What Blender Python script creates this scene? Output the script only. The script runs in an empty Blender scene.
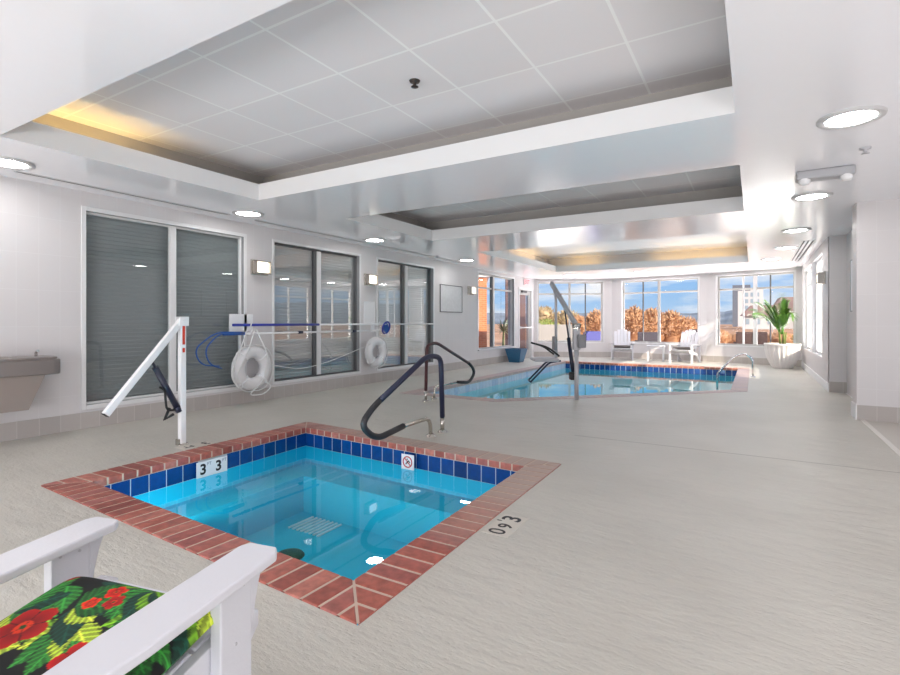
import bpy, bmesh, math, random
from mathutils import Vector, Matrix, noise
random.seed(7)
sc = bpy.context.scene
COL = sc.collection
PI = math.pi

# ---------------------------------------------------------------- camera
CAM_H = 1.25
cd = bpy.data.cameras.new('camera'); cam = bpy.data.objects.new('camera', cd); COL.objects.link(cam)
cd.sensor_fit = 'HORIZONTAL'; cd.sensor_width = 36.0
cd.lens = 510.0 / 900.0 * 36.0
cd.shift_y = -15.5 / 900.0
cd.clip_start = 0.05; cd.clip_end = 2000
cam.location = (0, 0, CAM_H)
cam.rotation_euler = (math.radians(90), 0, math.radians(30.798))
sc.camera = cam

# ---------------------------------------------------------------- exposure
sc.view_settings.view_transform = 'Standard'
sc.view_settings.look = 'None'
sc.view_settings.exposure = 0.0
sc.view_settings.gamma = 1.0
sc.view_settings.use_curve_mapping = False

# ---------------------------------------------------------------- node helpers
def newmat(name):
    m = bpy.data.materials.new(name); m.use_nodes = True
    nt = m.node_tree; nt.nodes.clear()
    out = nt.nodes.new('ShaderNodeOutputMaterial')
    return m, nt, out
def N(nt, kind, **kw):
    n = nt.nodes.new(kind)
    for k, v in kw.items():
        if k in n.inputs: n.inputs[k].default_value = v
        else: setattr(n, k, v)
    return n
def L(nt, a, b): nt.links.new(a, b)
def rgb(r, g, b):
    f = lambda c: (c/255/12.92) if c/255 <= 0.04045 else ((c/255+0.055)/1.055)**2.4
    return (f(r), f(g), f(b), 1)
def pm(name, col, rough=0.5, metal=0.0, spec=0.5, bump=0.0, bscale=60, var=0.0, vscale=8, emit=None, es=1.0, coat=0.0):
    m, nt, out = newmat(name)
    p = N(nt, 'ShaderNodeBsdfPrincipled', Roughness=rough, Metallic=metal)
    p.inputs['Base Color'].default_value = col
    p.inputs['Specular IOR Level'].default_value = spec
    p.inputs['Coat Weight'].default_value = coat
    L(nt, p.outputs[0], out.inputs[0])
    tc = N(nt, 'ShaderNodeTexCoord')
    if var > 0:
        n = N(nt, 'ShaderNodeTexNoise', Scale=vscale, Detail=4.0); L(nt, tc.outputs['Object'], n.inputs['Vector'])
        mx = N(nt, 'ShaderNodeMixRGB', blend_type='MULTIPLY'); mx.inputs[0].default_value = 1
        mx.inputs[1].default_value = col
        mr = N(nt, 'ShaderNodeMapRange'); mr.inputs['From Min'].default_value = .3; mr.inputs['From Max'].default_value = .7
        mr.inputs['To Min'].default_value = 1-var; mr.inputs['To Max'].default_value = 1+var*.4
        L(nt, n.outputs[0], mr.inputs[0]); L(nt, mr.outputs[0], mx.inputs[2]); L(nt, mx.outputs[0], p.inputs['Base Color'])
    if bump > 0:
        n = N(nt, 'ShaderNodeTexNoise', Scale=bscale, Detail=3.0); L(nt, tc.outputs['Object'], n.inputs['Vector'])
        b = N(nt, 'ShaderNodeBump', Strength=bump, Distance=0.01); L(nt, n.outputs[0], b.inputs['Height']); L(nt, b.outputs[0], p.inputs['Normal'])
    if emit:
        p.inputs['Emission Color'].default_value = emit; p.inputs['Emission Strength'].default_value = es
    return m
def island_mat(name, cols, rough, spec=0.5, var=.1, bump=.1, greying=None, coat=0):
    m, nt, out = newmat(name)
    p = N(nt, 'ShaderNodeBsdfPrincipled', Roughness=rough); p.inputs['Specular IOR Level'].default_value = spec
    p.inputs['Coat Weight'].default_value = coat
    g = N(nt, 'ShaderNodeNewGeometry'); cr = N(nt, 'ShaderNodeValToRGB')
    e = cr.color_ramp.elements
    while len(e) < len(cols): e.new(0.5)
    for i, c in enumerate(cols): e[i].position = i/max(1, len(cols)-1); e[i].color = c
    L(nt, g.outputs['Random Per Island'], cr.inputs[0])
    tc = N(nt, 'ShaderNodeTexCoord'); n = N(nt, 'ShaderNodeTexNoise', Scale=22.0, Detail=5.0); L(nt, tc.outputs['Object'], n.inputs['Vector'])
    mr = N(nt, 'ShaderNodeMapRange'); mr.inputs['From Min'].default_value = .3; mr.inputs['From Max'].default_value = .7
    mr.inputs['To Min'].default_value = 1-var; mr.inputs['To Max'].default_value = 1+var
    L(nt, n.outputs[0], mr.inputs[0])
    mx = N(nt, 'ShaderNodeMixRGB', blend_type='MULTIPLY'); mx.inputs[0].default_value = 1
    L(nt, cr.outputs[0], mx.inputs[1]); L(nt, mr.outputs[0], mx.inputs[2])
    last = mx.outputs[0]
    if greying:
        # brick turning greyer across the coping, direction (ax, ay), start, end, colour
        ax, ay, s0, s1, wc = greying
        sp = N(nt, 'ShaderNodeSeparateXYZ'); L(nt, tc.outputs['Object'], sp.inputs[0])
        m1 = N(nt, 'ShaderNodeMath', operation='MULTIPLY'); m1.inputs[1].default_value = ax; L(nt, sp.outputs[0], m1.inputs[0])
        m2 = N(nt, 'ShaderNodeMath', operation='MULTIPLY_ADD'); m2.inputs[1].default_value = ay; L(nt, sp.outputs[1], m2.inputs[0]); L(nt, m1.outputs[0], m2.inputs[2])
        n2 = N(nt, 'ShaderNodeTexNoise', Scale=2.5, Detail=4.0); L(nt, tc.outputs['Object'], n2.inputs['Vector'])
        m3 = N(nt, 'ShaderNodeMath', operation='MULTIPLY_ADD'); m3.inputs[1].default_value = .9; L(nt, n2.outputs[0], m3.inputs[0]); L(nt, m2.outputs[0], m3.inputs[2])
        r2 = N(nt, 'ShaderNodeMapRange'); r2.inputs['From Min'].default_value = s0; r2.inputs['From Max'].default_value = s1
        r2.inputs['To Max'].default_value = .92
        L(nt, m3.outputs[0], r2.inputs[0])
        # only the upward faces, not the bullnose face
        sn = N(nt, 'ShaderNodeSeparateXYZ'); L(nt, g.outputs['True Normal'], sn.inputs[0])
        m4 = N(nt, 'ShaderNodeMath', operation='MULTIPLY'); m4.use_clamp = True
        L(nt, r2.outputs[0], m4.inputs[0]); L(nt, sn.outputs[2], m4.inputs[1])
        w = N(nt, 'ShaderNodeMixRGB'); w.inputs[2].default_value = wc
        L(nt, m4.outputs[0], w.inputs[0]); L(nt, last, w.inputs[1]); last = w.outputs[0]
    L(nt, last, p.inputs['Base Color'])
    if bump:
        b = N(nt, 'ShaderNodeBump', Strength=bump, Distance=.01); L(nt, n.outputs[0], b.inputs['Height']); L(nt, b.outputs[0], p.inputs['Normal'])
    L(nt, p.outputs[0], out.inputs[0])
    return m
def block_mat(name, col, mortar, bw, bh, gap, rough, offset=0.0, spec=.4, bump=.25, var=.03, coord='UV'):
    m, nt, out = newmat(name)
    p = N(nt, 'ShaderNodeBsdfPrincipled', Roughness=rough); p.inputs['Specular IOR Level'].default_value = spec
    tc = N(nt, 'ShaderNodeTexCoord')
    b = N(nt, 'ShaderNodeTexBrick'); b.offset = offset; b.squash = 1
    b.inputs['Scale'].default_value = 1; b.inputs['Brick Width'].default_value = bw; b.inputs['Row Height'].default_value = bh
    b.inputs['Mortar Size'].default_value = gap; b.inputs['Mortar Smooth'].default_value = .6
    c1 = tuple(c*(1-var) for c in col[:3])+(1,); c2 = tuple(min(1, c*(1+var)) for c in col[:3])+(1,)
    b.inputs['Color1'].default_value = c1; b.inputs['Color2'].default_value = c2; b.inputs['Mortar'].default_value = mortar
    L(nt, tc.outputs[coord], b.inputs['Vector']); L(nt, b.outputs[0], p.inputs['Base Color'])
    bp = N(nt, 'ShaderNodeBump', Strength=bump, Distance=.004); bp.invert = True
    L(nt, b.outputs['Fac'], bp.inputs['Height']); L(nt, bp.outputs[0], p.inputs['Normal'])
    L(nt, p.outputs[0], out.inputs[0])
    return m
def glass_mat(name, ior, tint=(1, 1, 1, 1), rough=0.0):
    m, nt, out = newmat(name)
    f = N(nt, 'ShaderNodeFresnel', IOR=ior); t = N(nt, 'ShaderNodeBsdfTransparent'); t.inputs[0].default_value = tint
    g = N(nt, 'ShaderNodeBsdfGlossy', Roughness=rough); g.inputs[0].default_value = (1, 1, 1, 1)
    ge = N(nt, 'ShaderNodeNewGeometry'); k = N(nt, 'ShaderNodeMath', operation='SUBTRACT'); k.inputs[0].default_value = 1; L(nt, ge.outputs['Backfacing'], k.inputs[1])
    k2 = N(nt, 'ShaderNodeMath', operation='MULTIPLY'); L(nt, f.outputs[0], k2.inputs[0]); L(nt, k.outputs[0], k2.inputs[1])
    mx = N(nt, 'ShaderNodeMixShader'); L(nt, k2.outputs[0], mx.inputs[0]); L(nt, t.outputs[0], mx.inputs[1]); L(nt, g.outputs[0], mx.inputs[2])
    L(nt, mx.outputs[0], out.inputs[0]); return m
def water_mat(name, tint, bump, scale):
    m, nt, out = newmat(name)
    tc = N(nt, 'ShaderNodeTexCoord'); n = N(nt, 'ShaderNodeTexNoise', Scale=scale, Detail=2.0); L(nt, tc.outputs['Object'], n.inputs['Vector'])
    b = N(nt, 'ShaderNodeBump', Strength=bump, Distance=.01); L(nt, n.outputs[0], b.inputs['Height'])
    f = N(nt, 'ShaderNodeFresnel', IOR=1.33); L(nt, b.outputs[0], f.inputs['Normal'])
    t = N(nt, 'ShaderNodeBsdfTransparent'); t.inputs[0].default_value = tint
    g = N(nt, 'ShaderNodeBsdfGlossy', Roughness=0.0); g.inputs[0].default_value = (1, 1, 1, 1); L(nt, b.outputs[0], g.inputs['Normal'])
    mx = N(nt, 'ShaderNodeMixShader'); L(nt, f.outputs[0], mx.inputs[0]); L(nt, t.outputs[0], mx.inputs[1]); L(nt, g.outputs[0], mx.inputs[2])
    L(nt, mx.outputs[0], out.inputs[0]); return m

# ---------------------------------------------------------------- sky
wd = bpy.data.worlds.new('sky'); sc.world = wd; wd.use_nodes = True
wn = wd.node_tree; wn.nodes.clear()
wo = wn.nodes.new('ShaderNodeOutputWorld'); bg = wn.nodes.new('ShaderNodeBackground')
tc = N(wn, 'ShaderNodeTexCoord'); sp = N(wn, 'ShaderNodeSeparateXYZ'); L(wn, tc.outputs['Generated'], sp.inputs[0])
cr = N(wn, 'ShaderNodeValToRGB'); e = cr.color_ramp.elements
e[0].position = 0.0; e[0].color = rgb(196, 216, 238); e[1].position = .5; e[1].color = rgb(96, 152, 226)
k = e.new(.03); k.color = rgb(168, 205, 242)
k = e.new(.10); k.color = rgb(140, 192, 246)
L(wn, sp.outputs[2], cr.inputs[0])
mp = N(wn, 'ShaderNodeMapping'); mp.inputs['Scale'].default_value = (6, 6, 26); mp.inputs['Location'].default_value = (1.3, .4, .2); L(wn, tc.outputs['Generated'], mp.inputs[0])
cn = N(wn, 'ShaderNodeTexNoise', Scale=1.2, Detail=7.0, Roughness=.55); L(wn, mp.outputs[0], cn.inputs['Vector'])
cm = N(wn, 'ShaderNodeMapRange'); cm.inputs['From Min'].default_value = .43; cm.inputs['From Max'].default_value = .68; L(wn, cn.outputs[0], cm.inputs[0])
cx = N(wn, 'ShaderNodeMixRGB'); cx.inputs[2].default_value = rgb(246, 248, 252); L(wn, cm.outputs[0], cx.inputs[0]); L(wn, cr.outputs[0], cx.inputs[1])
L(wn, cx.outputs[0], bg.inputs[0]); bg.inputs[1].default_value = 1.0
L(wn, bg.outputs[0], wo.inputs[0])

# ---------------------------------------------------------------- sun and large lights
sd = bpy.data.lights.new('sun', 'SUN'); sd.energy = 8.0; sd.angle = math.radians(.6); sd.color = (1, .88, .70)
sun = bpy.data.objects.new('sun', sd); COL.objects.link(sun)
el = math.radians(25); sdir = Vector((-.864*math.cos(el), .504*math.cos(el), -math.sin(el)))
sun.rotation_euler = sdir.to_track_quat('-Z', 'Y').to_euler(); sun.location = (20, -5, 15)
def area(name, loc, rot, sx, sy, power, col=(1, 1, 1)):
    d = bpy.data.lights.new(name, 'AREA'); d.shape = 'RECTANGLE'; d.size = sx; d.size_y = sy; d.energy = power; d.color = col
    o = bpy.data.objects.new(name, d); COL.objects.link(o); o.location = loc; o.rotation_euler = rot
    return o
# added fill light behind the camera, tilted up to brighten the ceiling
area('rear_ceiling_fill', (-1.2, -3.15, .55), (math.radians(130), 0, 0), 10.5, 1.0, 315, (1, .985, .97))
# added fill strips, low outside the far and right windows, lighting the ceiling
area('far_window_fill', (-2.4, 19.35, .12), (math.radians(180+48), 0, 0), 10.0, .6, 1000, (1, .97, .96))
area('right_window_fill', (2.2, 14.6, .12), (math.radians(180+48), 0, math.radians(-90)), 5.0, .6, 210, (1, .97, .96))
# added upward fill just above the side lobby floor, out of view
area('lobby_ceiling_fill', (3.4, 2.4, .03), (math.radians(180), 0, 0), 2.4, 8.0, 85, (1, .97, .97))

# ---------------------------------------------------------------- materials
M = {}
M['wall'] = block_mat('painted_block', rgb(214, 210, 211), rgb(219, 216, 217), .2, .4, .004, .42, var=.008, bump=.12)
M['base'] = block_mat('base_tile', rgb(182, 175, 171), rgb(196, 190, 186), .2, .3, .006, .4, var=.04)
M['soffit'] = pm('soffit_gloss', rgb(248, 247, 252), rough=.2, spec=.9, bump=.10, bscale=5, coat=.3)
M['flat_white'] = pm('flat_white', rgb(236, 235, 236), rough=.6)
M['cove_wall'] = pm('cove_shaded_white', rgb(176, 172, 168), rough=.7)  # grey with the shade of the cove recess put into the colour
M['trim_white'] = pm('trim_white', rgb(228, 227, 228), rough=.35)
M['alu'] = pm('aluminium_frame', rgb(190, 188, 186), rough=.4, metal=.2)
M['dark_gasket'] = pm('dark_gasket', rgb(92, 92, 94), rough=.5)
M['jamb_grey'] = pm('jamb_grey', rgb(150, 150, 152), rough=.45)
M['glass'] = glass_mat('window_glass', 1.35)
M['dark_glass'] = glass_mat('interior_glass', 1.7, (.88, .9, .9, 1))
M['blind'] = pm('blind_slats', rgb(164, 167, 169), rough=.55)
M['mirror_glass'] = glass_mat('reflective_glass', 2.7, (.92, .93, .93, 1))
M['blind_mid'] = pm('mid_blind_slats', rgb(196, 199, 201), rough=.55)  # lightened to carry the bright reflections in the second window
M['blind_pale'] = pm('pale_blind_slats', rgb(240, 241, 242), rough=.55)  # palest copy, reflections of the third window put into the colour
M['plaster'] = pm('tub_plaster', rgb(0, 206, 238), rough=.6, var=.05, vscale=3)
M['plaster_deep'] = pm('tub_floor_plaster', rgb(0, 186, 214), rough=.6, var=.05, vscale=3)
M['pool_plaster'] = pm('pool_plaster', rgb(120, 220, 232), rough=.6)
M['water'] = water_mat('tub_water', (.90, 1, 1, 1), .012, 5)
M['pool_water'] = water_mat('pool_water', (.78, .97, .98, 1), .01, 2.2)
M['brick'] = island_mat('coping_brick', [rgb(132, 60, 52), rgb(168, 92, 78), rgb(150, 80, 76), rgb(180, 110, 96)], .42, var=.26, bump=.25, greying=(.55, .95, 1.8, 2.9, rgb(176, 154, 142)))
M['pool_brick'] = island_mat('pool_brick', [rgb(170, 150, 150), rgb(186, 162, 156), rgb(176, 156, 160)], .4, var=.1, bump=.2)
M['pool_brick_red'] = island_mat('pool_brick_red', [rgb(160, 96, 76), rgb(190, 120, 96), rgb(176, 112, 96)], .45, var=.1, bump=.2)
M['mortar'] = pm('mortar', rgb(198, 178, 162), rough=.8, bump=.2)
M['tile'] = island_mat('blue_tile', [rgb(8, 52, 116), rgb(12, 70, 144), rgb(6, 60, 128)], .1, var=.12, bump=.02, coat=.3)
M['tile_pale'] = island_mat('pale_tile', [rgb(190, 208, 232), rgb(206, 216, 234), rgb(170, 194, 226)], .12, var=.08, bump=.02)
M['grout'] = pm('grout', rgb(205, 215, 222), rough=.7)
M['steel'] = pm('brushed_steel', rgb(196, 190, 182), rough=.22, metal=1)
M['chrome'] = pm('chrome', rgb(214, 214, 216), rough=.1, metal=1)
M['fountain_steel'] = pm('fountain_steel', rgb(158, 150, 146), rough=.3, metal=.85)
M['fountain_shroud'] = pm('fountain_shroud', rgb(168, 156, 150), rough=.4, metal=.35)
M['black_grip'] = pm('black_grip', rgb(46, 46, 50), rough=.5, bump=.1, bscale=200)
M['blue_grip'] = pm('navy_grip', rgb(32, 36, 62), rough=.45)
M['maroon_grip'] = pm('maroon_grip', rgb(78, 44, 48), rough=.45)
M['white_plastic'] = pm('white_plastic', rgb(236, 236, 238), rough=.35)
M['white_poly'] = pm('white_poly_lumber', rgb(216, 216, 222), rough=.38, bump=.05, bscale=90)
M['white_paint'] = pm('white_powder_coat', rgb(238, 238, 240), rough=.3)
M['black'] = pm('black_rubber', rgb(24, 24, 26), rough=.45)
M['navy_metal'] = pm('navy_cylinder', rgb(32, 36, 58), rough=.3)
M['red_print'] = pm('red_print', rgb(214, 66, 44), rough=.5)
M['grey_metal'] = pm('grey_metal', rgb(188, 187, 192), rough=.35, metal=.1)
M['grey_box'] = pm('grey_box', rgb(142, 142, 146), rough=.5)
M['rope'] = pm('white_rope', rgb(226, 226, 226), rough=.8)
M['buoy'] = pm('white_buoy', rgb(232, 230, 232), rough=.45, bump=.05, bscale=30)
M['blue_plastic'] = pm('blue_plastic', rgb(40, 92, 172), rough=.4)
M['blue_pole'] = pm('blue_pole', rgb(44, 58, 158), rough=.35)
M['lens'] = pm('lamp_lens', rgb(250, 250, 250), rough=.5, emit=(1, .985, .965, 1), es=35.0)
M['lamp_trim'] = pm('lamp_trim', rgb(196, 195, 196), rough=.4)
M['sconce_glow'] = pm('sconce_shade', rgb(250, 246, 236), rough=.5, emit=(1, .93, .8, 1), es=1.3)
M['cove_tube'] = pm('cove_tube', rgb(255, 220, 150), rough=.5, emit=(1, .70, .26, 1), es=21.0)
M['cove_tube_dim'] = pm('dim_cove_tube', rgb(255, 220, 150), rough=.5, emit=(1, .62, .2, 1), es=7.0)
M['tub_fill'] = pm('tub_fill_glow', rgb(230, 245, 250), rough=.3, emit=(1, 1, 1, 1), es=210.0)  # glow of the added tub fill
M['pool_fill'] = pm('pool_fill_glow', rgb(240, 246, 250), rough=.3, emit=(1, .97, .93, 1), es=16.0)  # glow of the added pool fill
M['slot_dark'] = pm('slot_dark', rgb(70, 68, 70), rough=.7)
M['sprinkler'] = pm('sprinkler_dark', rgb(70, 62, 58), rough=.4, metal=.5)
M['ink'] = pm('black_ink', rgb(28, 28, 32), rough=.5)
M['ink_grey'] = pm('grey_ink', rgb(120, 122, 140), rough=.5)
M['sign_white'] = pm('sign_white', rgb(236, 238, 242), rough=.3)
M['sign_red'] = pm('sign_red', rgb(196, 50, 60), rough=.4)
M['exit_red'] = pm('exit_red', rgb(230, 60, 70), rough=.4, emit=(1, .1, .15, 1), es=.6)
M['exit_face'] = pm('exit_face', rgb(240, 214, 218), rough=.4)
M['drain_green'] = pm('drain_green', rgb(38, 74, 48), rough=.5)
M['pot_white'] = pm('white_planter', rgb(226, 222, 220), rough=.5)
M['pot_teal'] = pm('teal_planter', rgb(52, 104, 140), rough=.3)
M['soil'] = pm('soil', rgb(70, 52, 40), rough=.9, bump=.5)
M['leaf'] = island_mat('palm_leaf', [rgb(54, 108, 42), rgb(100, 152, 58), rgb(76, 130, 50), rgb(150, 182, 84)], .45, var=.12, bump=0)
M['trunk'] = pm('palm_trunk', rgb(120, 132, 70), rough=.7, var=.2)
M['yucca'] = island_mat('yucca_leaf', [rgb(64, 84, 52), rgb(120, 136, 84), rgb(90, 110, 70)], .5, var=.1, bump=0)
M['hedge'] = island_mat('autumn_leaf', [rgb(194, 150, 114), rgb(206, 166, 128), rgb(182, 138, 106), rgb(214, 180, 146)], .8, var=.15, bump=0)
M['hedge_tan'] = island_mat('tan_leaf', [rgb(176, 156, 124), rgb(200, 178, 144), rgb(150, 136, 104)], .8, var=.15, bump=0)
M['shrub_green'] = island_mat('green_leaf', [rgb(96, 132, 62), rgb(140, 160, 84), rgb(172, 168, 92)], .7, var=.15, bump=0)
M['hill'] = pm('far_hill', rgb(128, 138, 150), rough=1, var=.35, vscale=.05)
M['grass'] = pm('winter_ground', rgb(196, 150, 118), rough=1, var=.3, vscale=.15)
M['patio'] = block_mat('patio_brick', rgb(160, 104, 82), rgb(164, 138, 120), .2, .1, .008, .8, offset=.5, var=.1, coord='Object')
M['ext_brick'] = block_mat('exterior_brick', rgb(206, 118, 76), rgb(214, 160, 124), .25, .09, .01, .85, offset=.5, var=.12)
M['far_wall'] = pm('far_building_wall', rgb(206, 206, 210), rough=.9)
M['far_dark'] = pm('far_building_dark', rgb(110, 116, 130), rough=.9)
M['far_roof'] = pm('far_roof', rgb(150, 128, 128), rough=.9)
M['far_glass'] = pm('far_window', rgb(150, 168, 184), rough=.3)
M['brown_dark'] = pm('dark_brown_paint', rgb(84, 58, 56), rough=.6)
M['wicker'] = pm('dark_wicker', rgb(72, 56, 54), rough=.7, bump=.5, bscale=120)
M['blue_cover'] = pm('blue_cover', rgb(74, 78, 146), rough=.7, bump=.3, bscale=5)
M['dark_cover'] = pm('dark_cover', rgb(58, 56, 66), rough=.7, bump=.3, bscale=8)
M['fence'] = pm('pale_fence', rgb(150, 148, 148), rough=.7)
M['pad_grey'] = pm('grey_pad', rgb(128, 122, 120), rough=.85)
M['lobby_floor'] = pm('lobby_floor', rgb(196, 190, 182), rough=.4, bump=.05, bscale=120)

def floor_mat():
    m, nt, out = newmat('textured_deck')
    p = N(nt, 'ShaderNodeBsdfPrincipled'); p.inputs['Specular IOR Level'].default_value = .5
    tc = N(nt, 'ShaderNodeTexCoord')
    n1 = N(nt, 'ShaderNodeTexNoise', Scale=1.1, Detail=6.0); L(nt, tc.outputs['Object'], n1.inputs['Vector'])
    c = N(nt, 'ShaderNodeValToRGB'); c.color_ramp.elements[0].position = .3; c.color_ramp.elements[0].color = rgb(187, 183, 174)
    c.color_ramp.elements[1].position = .7; c.color_ramp.elements[1].color = rgb(199, 195, 186); L(nt, n1.outputs[0], c.inputs[0])
    # expansion joint across the deck
    sp = N(nt, 'ShaderNodeSeparateXYZ'); L(nt, tc.outputs['Object'], sp.inputs[0])
    a = N(nt, 'ShaderNodeMath', operation='SUBTRACT'); a.inputs[1].default_value = 5.54; L(nt, sp.outputs[1], a.inputs[0])
    b = N(nt, 'ShaderNodeMath', operation='ABSOLUTE'); L(nt, a.outputs[0], b.inputs[0])
    d = N(nt, 'ShaderNodeMath', operation='LESS_THAN'); d.inputs[1].default_value = .007; L(nt, b.outputs[0], d.inputs[0])
    g = N(nt, 'ShaderNodeMath', operation='GREATER_THAN'); g.inputs[1].default_value = -1.7; L(nt, sp.outputs[0], g.inputs[0])
    dg = N(nt, 'ShaderNodeMath', operation='MULTIPLY'); L(nt, d.outputs[0], dg.inputs[0]); L(nt, g.outputs[0], dg.inputs[1])
    mx = N(nt, 'ShaderNodeMixRGB'); mx.inputs[2].default_value = rgb(120, 112, 104); L(nt, dg.outputs[0], mx.inputs[0]); L(nt, c.outputs[0], mx.inputs[1])
    L(nt, mx.outputs[0], p.inputs['Base Color'])
    mp = N(nt, 'ShaderNodeMapping'); mp.inputs['Scale'].default_value = (1.0, 2.6, 1); mp.inputs['Rotation'].default_value = (0, 0, .35); L(nt, tc.outputs['Object'], mp.inputs[0])
    n2 = N(nt, 'ShaderNodeTexNoise', Scale=3.2, Detail=6.0, Roughness=.65); L(nt, mp.outputs[0], n2.inputs['Vector'])
    n3 = N(nt, 'ShaderNodeTexNoise', Scale=55.0, Detail=3.0); L(nt, tc.outputs['Object'], n3.inputs['Vector'])
    b1 = N(nt, 'ShaderNodeBump', Strength=.5, Distance=.04); L(nt, n2.outputs[0], b1.inputs['Height'])
    b2 = N(nt, 'ShaderNodeBump', Strength=.3, Distance=.006); L(nt, n3.outputs[0], b2.inputs['Height']); L(nt, b1.outputs[0], b2.inputs['Normal'])
    L(nt, b2.outputs[0], p.inputs['Normal'])
    p.inputs['Roughness'].default_value = .38
    L(nt, p.outputs[0], out.inputs[0]); return m
M['floor'] = floor_mat()
def grid_mat():
    # acoustic panels in a white T-bar grid
    m, nt, out = newmat('panel_ceiling')
    p = N(nt, 'ShaderNodeBsdfPrincipled', Roughness=.6)
    tc = N(nt, 'ShaderNodeTexCoord'); mp = N(nt, 'ShaderNodeMapping'); mp.inputs['Location'].default_value = (.085, -.20, 0); L(nt, tc.outputs['Object'], mp.inputs[0])
    b = N(nt, 'ShaderNodeTexBrick'); b.offset = 0; b.inputs['Scale'].default_value = 1
    b.inputs['Brick Width'].default_value = .686; b.inputs['Row Height'].default_value = .705; b.inputs['Mortar Size'].default_value = .011; b.inputs['Mortar Smooth'].default_value = .1
    b.inputs['Color1'].default_value = rgb(230, 226, 228); b.inputs['Color2'].default_value = rgb(234, 230, 232); b.inputs['Mortar'].default_value = rgb(246, 245, 245)
    L(nt, mp.outputs[0], b.inputs['Vector']); L(nt, b.outputs[0], p.inputs['Base Color']); L(nt, p.outputs[0], out.inputs[0]); return m
M['panel'] = grid_mat()

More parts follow.
